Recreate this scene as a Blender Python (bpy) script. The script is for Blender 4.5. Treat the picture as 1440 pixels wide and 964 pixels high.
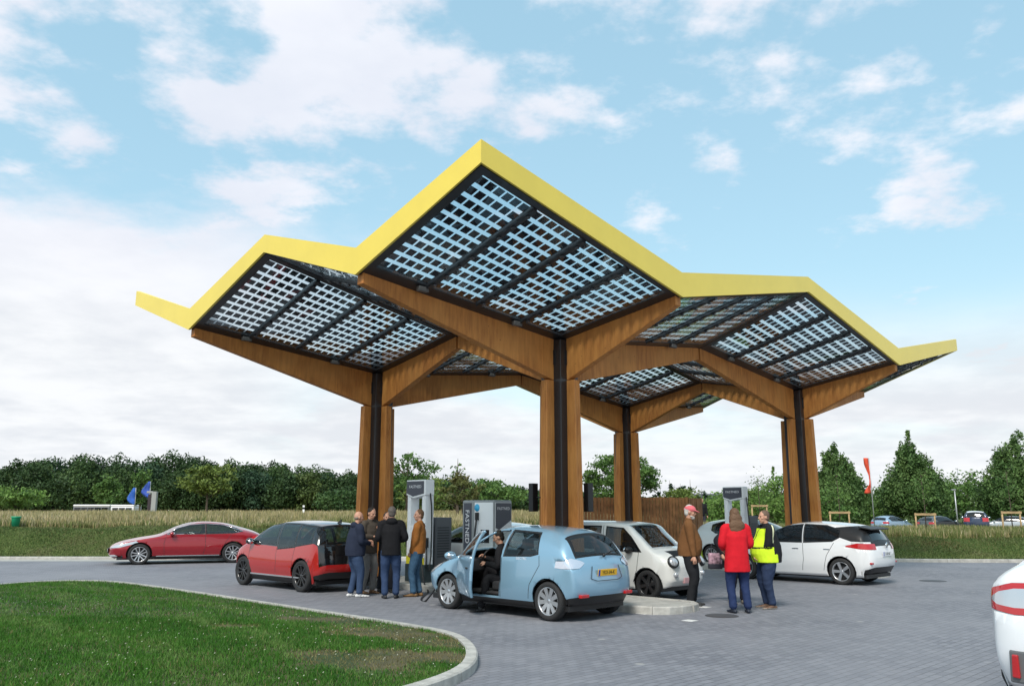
import bpy, bmesh, math, random
import numpy as np
from mathutils import Vector, Matrix
for o in list(bpy.data.objects): bpy.data.objects.remove(o)
SC = bpy.context.scene
COL = SC.collection
R = math.radians
rng = np.random.default_rng(7)
random.seed(7)

# ---------------------------------------------------------------- camera
HC = 1.75; FPX = 1187.0; PITCH = 0.1952
cd = bpy.data.cameras.new('camera'); cam = bpy.data.objects.new('camera', cd); COL.objects.link(cam)
cd.sensor_width = 36; cd.lens = FPX/1440*36; cd.clip_end = 6000; cd.clip_start = 0.1
cam.location = (0, 0, HC); cam.rotation_euler = (math.pi/2+PITCH, 0, 0)
SC.camera = cam
SC.render.resolution_x = 1024; SC.render.resolution_y = 685
SC.render.engine = 'CYCLES'
SC.view_settings.view_transform = 'Standard'; SC.view_settings.look = 'None'
SC.view_settings.exposure = 0.85; SC.view_settings.gamma = 1

# ---------------------------------------------------------------- node helper
class NT:
    def __init__(s, nt): s.t = nt; s.n = nt.nodes; s.l = nt.links
    def add(s, typ, **kw):
        n = s.n.new(typ)
        for k, v in kw.items():
            if k.startswith('i_'):
                key = k[2:]
                n.inputs[int(key) if key.isdigit() else key.replace('_', ' ')].default_value = v
            else: setattr(n, k, v)
        return n
    def link(s, a, b): s.l.new(a, b)
    def math(s, op, a, b=None, c=None, clamp=False):
        n = s.n.new('ShaderNodeMath'); n.operation = op; n.use_clamp = clamp
        for i, x in enumerate((a, b, c)):
            if x is None: continue
            if isinstance(x, (int, float)): n.inputs[i].default_value = x
            else: s.l.new(x, n.inputs[i])
        return n.outputs[0]
    def mix(s, f, a, b, bt='MIX'):
        n = s.n.new('ShaderNodeMix'); n.data_type = 'RGBA'; n.blend_type = bt
        for i, x in ((0, f), (6, a), (7, b)):
            if isinstance(x, (int, float)): n.inputs[i].default_value = x
            elif isinstance(x, (tuple, list)): n.inputs[i].default_value = tuple(x)+((1,) if len(x) == 3 else ())
            else: s.l.new(x, n.inputs[i])
        return n.outputs[2]
    def noise(s, vec, scale, detail=4, rough=.55, w=None, lac=2.0):
        n = s.n.new('ShaderNodeTexNoise'); n.inputs['Scale'].default_value = scale
        n.inputs['Detail'].default_value = detail; n.inputs['Roughness'].default_value = rough
        n.inputs['Lacunarity'].default_value = lac
        if vec is not None: s.l.new(vec, n.inputs['Vector'])
        return n.outputs['Fac']
    def smooth(s, x, a, b, lo=0., hi=1.):
        n = s.n.new('ShaderNodeMapRange'); n.interpolation_type = 'SMOOTHSTEP'
        s.l.new(x, n.inputs[0])
        for i, v in ((1, a), (2, b), (3, lo), (4, hi)): n.inputs[i].default_value = v
        return n.outputs[0]

# ---------------------------------------------------------------- sky
SUN_DIR = Vector((-0.24, -0.66, 0.78)).normalized()     # towards the sun
wd = bpy.data.worlds.new('World'); SC.world = wd; wd.use_nodes = True
W = NT(wd.node_tree); W.n.clear()
wo = W.add('ShaderNodeOutputWorld'); bg = W.add('ShaderNodeBackground'); bg.inputs[1].default_value = 0.12
W.link(bg.outputs[0], wo.inputs[0])
sky = W.add('ShaderNodeTexSky'); sky.sky_type = 'NISHITA'; sky.sun_disc = False
sky.sun_elevation = math.asin(SUN_DIR.z); sky.sun_rotation = math.atan2(SUN_DIR.x, SUN_DIR.y)
sky.air_density = 1.0; sky.dust_density = 1.2; sky.ozone_density = 1.0
tc = W.add('ShaderNodeTexCoord'); D = tc.outputs['Generated']
sx = W.add('ShaderNodeSeparateXYZ'); W.link(D, sx.inputs[0]); X, Y, Z = sx.outputs
zz = W.math('ADD', W.math('MAXIMUM', Z, 0.0), 0.16)
cx = W.add('ShaderNodeCombineXYZ'); W.link(W.math('DIVIDE', X, zz), cx.inputs[0]); W.link(W.math('DIVIDE', Y, zz), cx.inputs[1])
cx.inputs[2].default_value = 3.7
n1 = W.noise(cx.outputs[0], 3.9, 11, .57)
n2 = W.noise(cx.outputs[0], 0.9, 3, .5)
n3 = W.noise(cx.outputs[0], 7.0, 5, .6)
def lobe(dx, dy, dz, inner, outer):
    v = Vector((dx, dy, dz)).normalized()
    dp = W.add('ShaderNodeVectorMath'); dp.operation = 'DOT_PRODUCT'; W.link(D, dp.inputs[0]); dp.inputs[1].default_value = v
    return W.smooth(dp.outputs['Value'], math.cos(outer), math.cos(inner))
def pixdir(px, py):
    x = (px-720)/FPX; u = (482-py)/FPX
    c, s_ = math.cos(PITCH), math.sin(PITCH)
    return (x, c-u*s_, s_+u*c)
cov = W.math('ADD', n1, W.math('MULTIPLY', W.math('SUBTRACT', n2, .5), .38))
cov = W.math('ADD', cov, W.math('MULTIPLY', W.math('SUBTRACT', n3, .5), .24))
for (px, py, i, o, k) in [(150, 410, .04, .15, .16), (20, 190, .02, .08, .10), (430, 235, .03, .11, .03), (330, 110, .02, .10, -.02), (30, 60, .01, .06, .04), (190, 260, .01, .07, -.08), (150, 60, .02, .06, -.06), (340, 60, .01, .05, -.08), (1080, 50, .02, .10, -.05), (560, 40, .01, .07, -.06), (60, 450, .05, .3, .10), (250, 40, .01, .1, .05), (420, 120, .02, .12, .07),
                          (590, 120, .03, .12, .14), (880, 10, .04, .14, .16), (1200, 140, .06, .24, .13), (1310, 280, .01, .06, .16), (1020, 260, .01, .05, .15), (900, 330, .08, .20, -.10), (820, 150, .02, .1, .05),
                          (1180, 360, .05, .2, -.10), (60, 300, .02, .1, -.05), (330, 280, .01, .10, .02), (700, 60, .02, .08, -.05), (80, 30, .02, .1, .02)]:
    cov = W.math('ADD', cov, W.math('MULTIPLY', lobe(*pixdir(px, py), i, o), k*.62))
mask = W.smooth(cov, .515, .70)
# broken cloud sheet closes towards the horizon
hz = W.smooth(Z, .27, .10)
nb = W.noise(cx.outputs[0], .8, 7, .55)
low = W.math('MAXIMUM', W.math('MULTIPLY', hz, W.smooth(nb, .30, .56, .35, 1.0)), W.math('MULTIPLY', W.smooth(W.math('SUBTRACT', Z, W.math('MULTIPLY', n1, .16)), .27, .20), lobe(*pixdir(60, 560), .14, .46)))
hz2 = W.smooth(Z, .19, .04)
mask = W.math('MAXIMUM', W.math('MAXIMUM', W.math('MULTIPLY', mask, .93), low), hz2)
shade = W.smooth(W.noise(cx.outputs[0], 2.2, 6, .55), .35, .7)
cloud = W.mix(shade, (4.5, 4.55, 4.85), (3.8, 3.95, 4.4))
cloudlow = W.mix(W.smooth(W.math('ADD', W.math('MULTIPLY', nb, .5), W.math('MULTIPLY', n1, .5)), .38, .62), (4.5, 4.6, 4.72), (3.72, 3.88, 4.12))
cloud = W.mix(W.smooth(Z, .34, .16), cloud, cloudlow)
skyc = W.mix(1.0, sky.outputs[0], (1.35, 1.22, .92), 'MULTIPLY')
skyc = W.mix(.62, skyc, (1.95, 3.42, 4.4))
fin = W.mix(mask, skyc, cloud)
W.link(fin, bg.inputs[0])

sl = bpy.data.lights.new('sun', 'SUN'); so = bpy.data.objects.new('sun', sl); COL.objects.link(so)
sl.energy = 2.0; sl.angle = R(17); sl.color = (1, .95, .87)
so.rotation_euler = (-SUN_DIR).to_track_quat('-Z', 'Y').to_euler()
so.location = (0, 0, 30)

# ---------------------------------------------------------------- materials
MATS = {}
def mat(name, col, rough=.5, metal=0, coat=0, var=0, vscale=8, bump=0, bscale=40, spec=.5, coords='Object', emit=None, bdist=.02):
    if name in MATS: return MATS[name]
    m = bpy.data.materials.new(name); m.use_nodes = True; n = NT(m.node_tree)
    p = n.n['Principled BSDF']; p.inputs['Base Color'].default_value = (*col, 1)
    p.inputs['Roughness'].default_value = rough; p.inputs['Metallic'].default_value = metal
    p.inputs['Coat Weight'].default_value = coat; p.inputs['Coat Roughness'].default_value = .04
    p.inputs['Specular IOR Level'].default_value = spec
    if var or bump:
        t = n.add('ShaderNodeTexCoord')
    if var:
        f = n.noise(t.outputs[coords], vscale, 6, .6)
        a = tuple(max(0, c*(1-var)) for c in col); b = tuple(min(1, c*(1+var)) for c in col)
        n.link(n.mix(n.smooth(f, .3, .7), a, b), p.inputs['Base Color'])
    if bump:
        f = n.noise(t.outputs[coords], bscale, 4, .6)
        bn = n.add('ShaderNodeBump'); bn.inputs['Strength'].default_value = bump; bn.inputs['Distance'].default_value = bdist
        n.link(f, bn.inputs['Height']); n.link(bn.outputs[0], p.inputs['Normal'])
    MATS[name] = m; return m

def glass_mat(name, tint, trans=.5, rough=.01):
    m = bpy.data.materials.new(name); m.use_nodes = True; n = NT(m.node_tree); n.n.clear()
    out = n.add('ShaderNodeOutputMaterial'); tr = n.add('ShaderNodeBsdfTransparent'); tr.inputs[0].default_value = (*tint, 1)
    gl = n.add('ShaderNodeBsdfGlossy'); gl.inputs['Roughness'].default_value = rough; gl.inputs[0].default_value = (1, 1, 1, 1)
    df = n.add('ShaderNodeBsdfDiffuse'); df.inputs[0].default_value = (.02, .025, .03, 1)
    lw = n.add('ShaderNodeLayerWeight'); lw.inputs[0].default_value = .5; fr = n.math('MULTIPLY_ADD', n.math('POWER', lw.outputs['Facing'], 4.0), .94, .05)
    m1 = n.add('ShaderNodeMixShader'); m1.inputs[0].default_value = 1-trans; n.link(tr.outputs[0], m1.inputs[1]); n.link(df.outputs[0], m1.inputs[2])
    m2 = n.add('ShaderNodeMixShader'); n.link(fr, m2.inputs[0]); n.link(m1.outputs[0], m2.inputs[1]); n.link(gl.outputs[0], m2.inputs[2])
    n.link(m2.outputs[0], out.inputs[0]); MATS[name] = m; return m

BLACK = mat('black_plastic', (.012, .012, .013), .45)
RUBBER = mat('tyre_rubber', (.018, .018, .019), .8, bump=.3, bscale=60)
CARGLASS = glass_mat('car_glass', (.55, .62, .62), .75)
CLEARGLASS = glass_mat('clear_car_glass', (.8, .87, .86), .9)
DARKGLASS = glass_mat('dark_car_glass', (.18, .2, .21), .6)
PANELGLASS = glass_mat('panel_glass', (.90, .96, .98), .97)
ALLOY = mat('alloy_rim', (.62, .63, .65), .28, metal=.85)
BLACKRIM = mat('black_rim', (.02, .02, .022), .3, coat=.5)
STEELDARK = mat('black_painted_steel', (.014, .015, .018), .38, coat=.2, bump=.04, bscale=15)
YELLOW = mat('yellow_cladding', (.78, .60, .085), .38, coat=.15, var=.03, vscale=1.5)
CELL = mat('solar_cell', (.007, .009, .016), .5, spec=.25)
INTERIOR = mat('interior_black', (.02, .02, .022), .75)
WHITEPL = mat('white_powder_coat', (.82, .83, .84), .35, coat=.2)
CONCRETE = mat('concrete_kerb', (.40, .39, .36), .85, var=.18, vscale=6, bump=.25, bscale=50)
LIGHTCONC = mat('pale_concrete', (.36, .355, .33), .85, var=.15, vscale=5, bump=.2, bscale=60)
CHROME = mat('chrome', (.8, .8, .8), .12, metal=1)
LAMPRED = mat('red_lens', (.45, .01, .012), .12, coat=1)
LAMPCLEAR = mat('clear_lens', (.55, .57, .6), .12, coat=1, metal=.4)
MIRROR = mat('mirror_glass', (.75, .8, .84), .03, metal=1)

def timber():
    m = bpy.data.materials.new('glulam_timber'); m.use_nodes = True; n = NT(m.node_tree); p = n.n['Principled BSDF']
    t = n.add('ShaderNodeTexCoord'); mp = n.add('ShaderNodeMapping'); n.link(t.outputs['Object'], mp.inputs[0])
    mp.inputs['Scale'].default_value = (3, 3, .35)
    f = n.noise(mp.outputs[0], 5, 7, .62)
    mp2 = n.add('ShaderNodeMapping'); n.link(t.outputs['Object'], mp2.inputs[0]); mp2.inputs['Scale'].default_value = (.4, .4, .4)
    g = n.noise(mp2.outputs[0], 3, 3)
    c = n.mix(n.smooth(f, .3, .72), (.55, .215, .045), (.36, .122, .023))
    c = n.mix(n.math('MULTIPLY', n.smooth(g, .35, .7), .45), c, (.64, .29, .075))
    kn = n.add('ShaderNodeTexVoronoi'); kn.inputs['Scale'].default_value = 4.0; n.link(t.outputs['Object'], kn.inputs['Vector'])
    c = n.mix(n.math('MULTIPLY', n.smooth(kn.outputs['Distance'], .07, .03), .7), c, (.09, .03, .01))
    n.link(c, p.inputs['Base Color']); p.inputs['Roughness'].default_value = .62
    b = n.add('ShaderNodeBump'); b.inputs['Strength'].default_value = .25; b.inputs['Distance'].default_value = .01; n.link(f, b.inputs['Height']); n.link(b.outputs[0], p.inputs['Normal'])
    MATS['timber'] = m; return m
TIMBER = timber()

# ---------------------------------------------------------------- mesh helpers
def tag(o, label=None, cat=None, group=None, kind=None):
    if label: o['label'] = label
    if cat: o['category'] = cat
    if group: o['group'] = group
    if kind: o['kind'] = kind
    return o
def empty(name, loc=(0, 0, 0), rz=0, label=None, cat=None, group=None, scale=None, parent=None):
    o = bpy.data.objects.new(name, None); COL.objects.link(o); o.location = loc; o.rotation_euler = (0, 0, rz)
    o.empty_display_size = .2
    if scale: o.scale = scale
    if parent: o.parent = parent
    tag(o, label, cat, group); return o
def link(name, me, mats, parent=None, smooth=False, loc=None):
    o = bpy.data.objects.new(name, me); COL.objects.link(o)
    for m in (mats if isinstance(mats, (list, tuple)) else [mats]): me.materials.append(m)
    if parent: o.parent = parent
    if loc is not None: o.location = loc
    if smooth: me.shade_smooth()
    return o
class MB:
    """collects primitives; build() links them as ONE mesh object"""
    def __init__(s): s.bm = bmesh.new(); s.mi = 0
    def _m(s, faces):
        for f in faces: f.material_index = s.mi
    def box(s, x0, y0, z0, x1, y1, z1, M=None):
        vs = [s.bm.verts.new(Vector(p) if M is None else M @ Vector(p)) for p in
              [(x0, y0, z0), (x1, y0, z0), (x1, y1, z0), (x0, y1, z0), (x0, y0, z1), (x1, y0, z1), (x1, y1, z1), (x0, y1, z1)]]
        s._m([s.bm.faces.new([vs[i] for i in q]) for q in ((3, 2, 1, 0), (4, 5, 6, 7), (0, 1, 5, 4), (1, 2, 6, 5), (2, 3, 7, 6), (3, 0, 4, 7))]); return s
    def hexa(s, p8):
        vs = [s.bm.verts.new(p) for p in p8]
        s._m([s.bm.faces.new([vs[i] for i in q]) for q in ((3, 2, 1, 0), (4, 5, 6, 7), (0, 1, 5, 4), (1, 2, 6, 5), (2, 3, 7, 6), (3, 0, 4, 7))]); return s
    def poly(s, pts):
        s._m([s.bm.faces.new([s.bm.verts.new(p) for p in pts])]); return s
    def prism(s, pts, vec):
        """closed prism from a planar polygon swept by vec"""
        v = Vector(vec); a = [s.bm.verts.new(Vector(p)) for p in pts]; b = [s.bm.verts.new(Vector(p)+v) for p in pts]
        n = len(pts); fs = [s.bm.faces.new(a[::-1]), s.bm.faces.new(b)]
        for i in range(n): fs.append(s.bm.faces.new((a[i], a[(i+1) % n], b[(i+1) % n], b[i])))
        s._m(fs); return s
    def tube(s, pts, r, seg=8, r2=None):
        pts = [Vector(p) for p in pts]; n = len(pts); rings = []
        prev = None
        for i, p in enumerate(pts):
            t = (pts[min(i+1, n-1)]-pts[max(i-1, 0)]).normalized()
            if prev is None:
                u = t.orthogonal().normalized()
            else:
                u = (prev - t*prev.dot(t)).normalized()
            prev = u; w = t.cross(u)
            rr = r[i] if isinstance(r, (list, tuple)) else (r if r2 is None else r+(r2-r)*i/(n-1))
            rings.append([s.bm.verts.new(p+(u*math.cos(2*math.pi*k/seg)+w*math.sin(2*math.pi*k/seg))*rr) for k in range(seg)])
        fs = []
        for i in range(n-1):
            for k in range(seg):
                fs.append(s.bm.faces.new((rings[i][k], rings[i][(k+1) % seg], rings[i+1][(k+1) % seg], rings[i+1][k])))
        fs.append(s.bm.faces.new(rings[0][::-1])); fs.append(s.bm.faces.new(rings[-1])); s._m(fs)
        for f in fs[:-2]: f.smooth = True
        return s
    def ball(s, c, r, M=None, seg=12, rings=8):
        r = (r, r, r) if isinstance(r, (int, float)) else r
        mm = Matrix.Translation(c) @ (M or Matrix()) @ Matrix.Diagonal((*r, 1))
        g = bmesh.ops.create_uvsphere(s.bm, u_segments=seg, v_segments=rings, radius=1, matrix=mm)
        fs = {f for v in g['verts'] for f in v.link_faces}; s._m(fs)
        for f in fs: f.smooth = True
        return s
    def lathe(s, prof, seg=32, axis='Y', c=(0, 0, 0), M=None):
        """profile of (radius, along axis)"""
        rings = []
        for (r, h) in prof:
            ring = []
            for k in range(seg):
                a = 2*math.pi*k/seg
                p = {'Y': (r*math.cos(a), h, r*math.sin(a)), 'Z': (r*math.cos(a), r*math.sin(a), h), 'X': (h, r*math.cos(a), r*math.sin(a))}[axis]
                p = Vector(p)+Vector(c)
                ring.append(s.bm.verts.new(M @ p if M else p))
            rings.append(ring)
        fs = []
        for i in range(len(rings)-1):
            for k in range(seg):
                fs.append(s.bm.faces.new((rings[i][k], rings[i][(k+1) % seg], rings[i+1][(k+1) % seg], rings[i+1][k])))
        for f in fs: f.smooth = True
        s._m(fs); return s
    def build(s, name, mats, parent=None, bevel=0, smooth=False, loc=None, recalc=True):
        if recalc: bmesh.ops.recalc_face_normals(s.bm, faces=s.bm.faces)
        me = bpy.data.meshes.new(name); s.bm.to_mesh(me); s.bm.free()
        o = link(name, me, mats, parent, smooth, loc)
        if bevel:
            b = o.modifiers.new('bevel', 'BEVEL'); b.width = bevel; b.segments = 2; b.limit_method = 'ANGLE'; b.angle_limit = R(40)
        return o
def arr_mesh(name, verts, k, mats, parent=None, mi=None, smooth=False):
    """verts (n*k,3): n separate polygons of k corners"""
    verts = np.asarray(verts, np.float32).reshape(-1, 3); nv = len(verts); nf = nv//k
    me = bpy.data.meshes.new(name); me.vertices.add(nv); me.vertices.foreach_set('co', verts.ravel())
    me.loops.add(nv); me.loops.foreach_set('vertex_index', np.arange(nv, dtype=np.int32))
    me.polygons.add(nf); me.polygons.foreach_set('loop_start', np.arange(0, nv, k, dtype=np.int32))
    if mi is not None: me.polygons.foreach_set('material_index', np.asarray(mi, np.int32))
    me.update(calc_edges=True)
    return link(name, me, mats, parent, smooth)
def grid_mesh(name, P, mats, parent=None, smooth=True):
    P = np.asarray(P); nu, nv = P.shape[:2]
    idx = np.arange(nu*nv).reshape(nu, nv)
    q = np.stack([idx[:-1, :-1], idx[1:, :-1], idx[1:, 1:], idx[:-1, 1:]], -1).reshape(-1, 4)
    me = bpy.data.meshes.new(name); me.from_pydata(P.reshape(-1, 3).tolist(), [], q.tolist())
    return link(name, me, mats, parent, smooth)
def text_obj(txt, size, name, m, parent, M, extrude=.002, sx=1.0, align='CENTER'):
    cu = bpy.data.curves.new('txt', 'FONT'); cu.body = txt; cu.size = size; cu.align_x = align; cu.align_y = 'CENTER'; cu.extrude = extrude; cu.resolution_u = 2
    to = bpy.data.objects.new('txt', cu); COL.objects.link(to)
    dg = bpy.context.evaluated_depsgraph_get(); me = bpy.data.meshes.new_from_object(to.evaluated_get(dg))
    bpy.data.objects.remove(to)
    me.transform(M @ Matrix.Diagonal((sx, 1, 1, 1)))
    me.materials.clear()
    return link(name, me, m, parent)
def frame(o, xd, yd):
    """matrix whose local x,y map to the given directions"""
    xd = Vector(xd).normalized(); yd = Vector(yd).normalized(); zd = xd.cross(yd)
    return Matrix(((xd.x, yd.x, zd.x, o[0]), (xd.y, yd.y, zd.y, o[1]), (xd.z, yd.z, zd.z, o[2]), (0, 0, 0, 1)))

# ground frame: x right, y away from the camera; station axes a and b turned by 45.4 degrees
PSI = .779; SA, CA = math.sin(PSI), math.cos(PSI)
ROT = math.atan2(CA, SA)
def AB(a, b): return (a*SA-b*CA, a*CA+b*SA)
def gp(px, py, z=0.0):
    d = pixdir(px, py); t = (z-HC)/d[2]
    return Vector((d[0]*t, d[1]*t, z))
def atd(px, depth, z=0.0):
    return Vector(((px-720)/FPX*depth*1.0, depth, z))
def sstep(x, a, b):
    t = np.clip((x-a)/(b-a), 0, 1); return t*t*(3-2*t)
# ================================================================= CARS
def pchip(x, y, xq):
    x = np.asarray(x, float); y = np.asarray(y, float); n = len(x)
    h = np.diff(x); h = np.where(h < 1e-6, 1e-6, h); d = np.diff(y)/h; m = np.zeros(n)
    for i in range(1, n-1):
        if d[i-1]*d[i] > 0:
            w1 = 2*h[i]+h[i-1]; w2 = h[i]+2*h[i-1]; m[i] = (w1+w2)/(w1/d[i-1]+w2/d[i])
    m[0] = d[0]; m[-1] = d[-1]
    i = np.clip(np.searchsorted(x, xq, side='right')-1, 0, n-2); t = (xq-x[i])/h[i]
    return y[i]*(2*t**3-3*t**2+1)+h[i]*m[i]*(t**3-2*t**2+t)+y[i+1]*(-2*t**3+3*t**2)+h[i]*m[i+1]*(t**3-t**2)
def resample(P, sub):
    P = np.asarray(P, float); ds = np.linalg.norm(np.diff(P, axis=0), axis=1)+1e-4
    x = np.concatenate([[0], np.cumsum(ds)]); q = []
    for i in range(len(x)-1): q += [x[i]+(x[i+1]-x[i])*k/sub for k in range(sub)]
    q = np.array(q+[x[-1]])
    return np.stack([pchip(x, P[:, c], q) for c in range(P.shape[1])], 1)
def inside(poly, x, y):
    c = False; n = len(poly)
    for i in range(n):
        x1, y1 = poly[i]; x2, y2 = poly[(i+1) % n]
        if (y1 > y) != (y2 > y) and x < (x2-x1)*(y-y1)/(y2-y1)+x1: c = not c
    return c
def offset_poly(poly, d):
    n = len(poly); A = sum(poly[i][0]*poly[(i+1) % n][1]-poly[(i+1) % n][0]*poly[i][1] for i in range(n)); sg = 1 if A > 0 else -1
    out = []
    for i in range(n):
        p0 = Vector(poly[i-1]); p1 = Vector(poly[i]); p2 = Vector(poly[(i+1) % n])
        e1 = (p1-p0).normalized(); e2 = (p2-p1).normalized()
        n1 = Vector((e1.y, -e1.x))*sg; n2 = Vector((e2.y, -e2.x))*sg; b = (n1+n2)
        b = b/max(.35, b.dot(n1)) if b.length > 1e-6 else n1
        out.append(tuple(p1+b*d))
    return out
def circle(cx, cy, r, n=22): return [(cx+r*math.cos(2*math.pi*k/n), cy+r*math.sin(2*math.pi*k/n)) for k in range(n)]
LAB = ['body', 'black', 'glass', 'windshield', 'rear_glass', 'head', 'tail', 'door', 'door_glass', 'hole', 'second', 'hatch_black']
LI = {k: i for i, k in enumerate(LAB)}
def cut(bm, lay, poly, to, ax=(0, 2), cond=lambda c: abs(c.y) > .3, frm=None, margin=.02):
    xs = [p[0] for p in poly]; ys = [p[1] for p in poly]; bb = (min(xs)-margin, max(xs)+margin, min(ys)-margin, max(ys)+margin)
    a0, a1 = ax
    def near():
        out = []
        for f in bm.faces:
            if not cond(f.calc_center_median()): continue
            fx = [v.co[a0] for v in f.verts]; fy = [v.co[a1] for v in f.verts]
            if max(fx) < bb[0] or min(fx) > bb[1] or max(fy) < bb[2] or min(fy) > bb[3]: continue
            out.append(f)
        return out
    n = len(poly)
    for i in range(n):
        p, q = poly[i], poly[(i+1) % n]; dx, dy = q[0]-p[0], q[1]-p[1]
        if abs(dx)+abs(dy) < 1e-6: continue
        fs = []
        lo0, hi0, lo1, hi1 = min(p[0], q[0])-margin, max(p[0], q[0])+margin, min(p[1], q[1])-margin, max(p[1], q[1])+margin
        for f in near():
            fx = [v.co[a0] for v in f.verts]; fy = [v.co[a1] for v in f.verts]
            if max(fx) < lo0 or min(fx) > hi0 or max(fy) < lo1 or min(fy) > hi1: continue
            fs.append(f)
        if not fs: continue
        co = [0, 0, 0]; no = [0, 0, 0]; co[a0], co[a1] = p; no[a0], no[a1] = -dy, dx
        geom = list({v for f in fs for v in f.verts})+list({e for f in fs for e in f.edges})+fs
        bmesh.ops.bisect_plane(bm, geom=geom, dist=1e-5, plane_co=co, plane_no=no)
    for f in near():
        c = f.calc_center_median()
        if inside(poly, c[a0], c[a1]) and (frm is None or LAB[f[lay]] in frm): f[lay] = LI[to] if isinstance(to, str) else LI[to[LAB[f[lay]]]]

def wheel(root, x, y, r, w, rim='alloy', spokes=5, side=1, kind='twin'):
    """wheel centre (x,y,r); side=+1 outer face towards +y"""
    key = (round(r, 3), w, rim, spokes, side, kind)
    e = empty('wheel', (x, y, r), parent=root)
    if key in WCACHE:
        for nm, me in WCACHE[key]:
            o = bpy.data.objects.new(nm, me); COL.objects.link(o); o.parent = e
        return e
    m = MB(); h = w/2*side; rr = r*.72
    m.lathe([(rr*.98, -h*.9), (r*.86, -h), (r*.96, -h*.85), (r, -h*.5), (r, h*.5), (r*.965, h*.85), (r*.9, h), (rr*1.02, h*.96), (rr*.97, h*.8)], 40)
    t = m.build('tyre', RUBBER, e)
    m = MB()
    rm = ALLOY if rim == 'alloy' else BLACKRIM
    m.lathe([(rr*.985, -h*.9), (rr*.9, -h*.3), (rr*.9, h*.35), (rr*.93, h*.78), (rr*1.0, h*.92), (rr*.995, h*.8)], 36)
    m.lathe([(.001, h*.62), (rr*.16, h*.62), (rr*.2, h*.5), (rr*.2, h*.1)], 20)
    for k in range(spokes):
        a = 2*math.pi*k/spokes+.3
        Mr = Matrix.Rotation(a, 4, 'Y')
        offs = ((-.085, -.13), (.085, .13)) if kind == 'twin' else ((0, 0),)
        for (o0, o1) in offs:
            w0 = rr*(.055 if kind == 'twin' else .12); w1 = rr*(.07 if kind == 'twin' else .17)
            p = []
            for (z, c, ww, yy) in ((rr*.12, o0*rr, w0, .60), (rr*.95, o1*rr*1.9, w1, .80)):
                p.append([(c-ww, h*yy, z), (c+ww, h*yy, z), (c+ww, h*(yy-.25), z), (c-ww, h*(yy-.25), z)])
            pts = [Mr @ Vector(q) for q in (p[0][0], p[0][1], p[1][1], p[1][0], p[0][3], p[0][2], p[1][2], p[1][3])]
            m.hexa(pts)
    rmo = m.build('rim', rm, e)
    m = MB(); m.lathe([(.001, -h*.1), (rr*.9, -h*.1), (rr*.9, -h*.25), (.001, -h*.25)], 24)
    bk = m.build('brake_disc', mat('brake_steel', (.05, .05, .052), .5, metal=.6), e)
    WCACHE[key] = [('tyre', t.data), ('rim', rmo.data), ('brake_disc', bk.data)]
    return e
WCACHE = {}
Y3F = [.50, .55, .60, .68, .74, .77, .71, .67, .65, .64, .61, .68, .70, .64, .56]
D3 = [0, 0, .01, .035, .045, .035, .035, .045, .05, .05, .055, .03, .015, 0, 0]
S3 = [.05, .05, .06, .08, .07, .08, .12, .10, 0, 0, -.04, -.05, -.05, -.04, -.04]
S2 = [.20, .20, .20, .18, .12, .06, 0, 0, 0, 0, -.03, -.11, -.13, -.13, -.12]
Z2 = [.24, .41, .60, .74, None, None, None, None, None, None, None, 1.0, .84, .50, .27]
Y2F = [.74, .80, .87, .92, .945, .955, .955, .955, .955, .95, .94, .91, .90, .88, .80]
S1 = [.42, .42, .40, .32, .18, .05, 0, 0, 0, 0, -.12, -.22, -.26, -.28, -.26]
Z1 = [.24, .36, .48, .52, .54, .55, .55, .55, .55, .55, .55, .55, .52, .42, .28]
Y1F = [.86, .92, .96, .985, 1, 1, 1, 1, 1, 1, .995, .98, .955, .93, .88]
S0 = [.50, .50, .46, .36, .2, .05, 0, 0, 0, 0, -.14, -.25, -.30, -.31, -.30]
Y0F = [.80, .83, .86, .89, .91, .92, .92, .92, .92, .92, .91, .90, .88, .86, .82]
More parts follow.
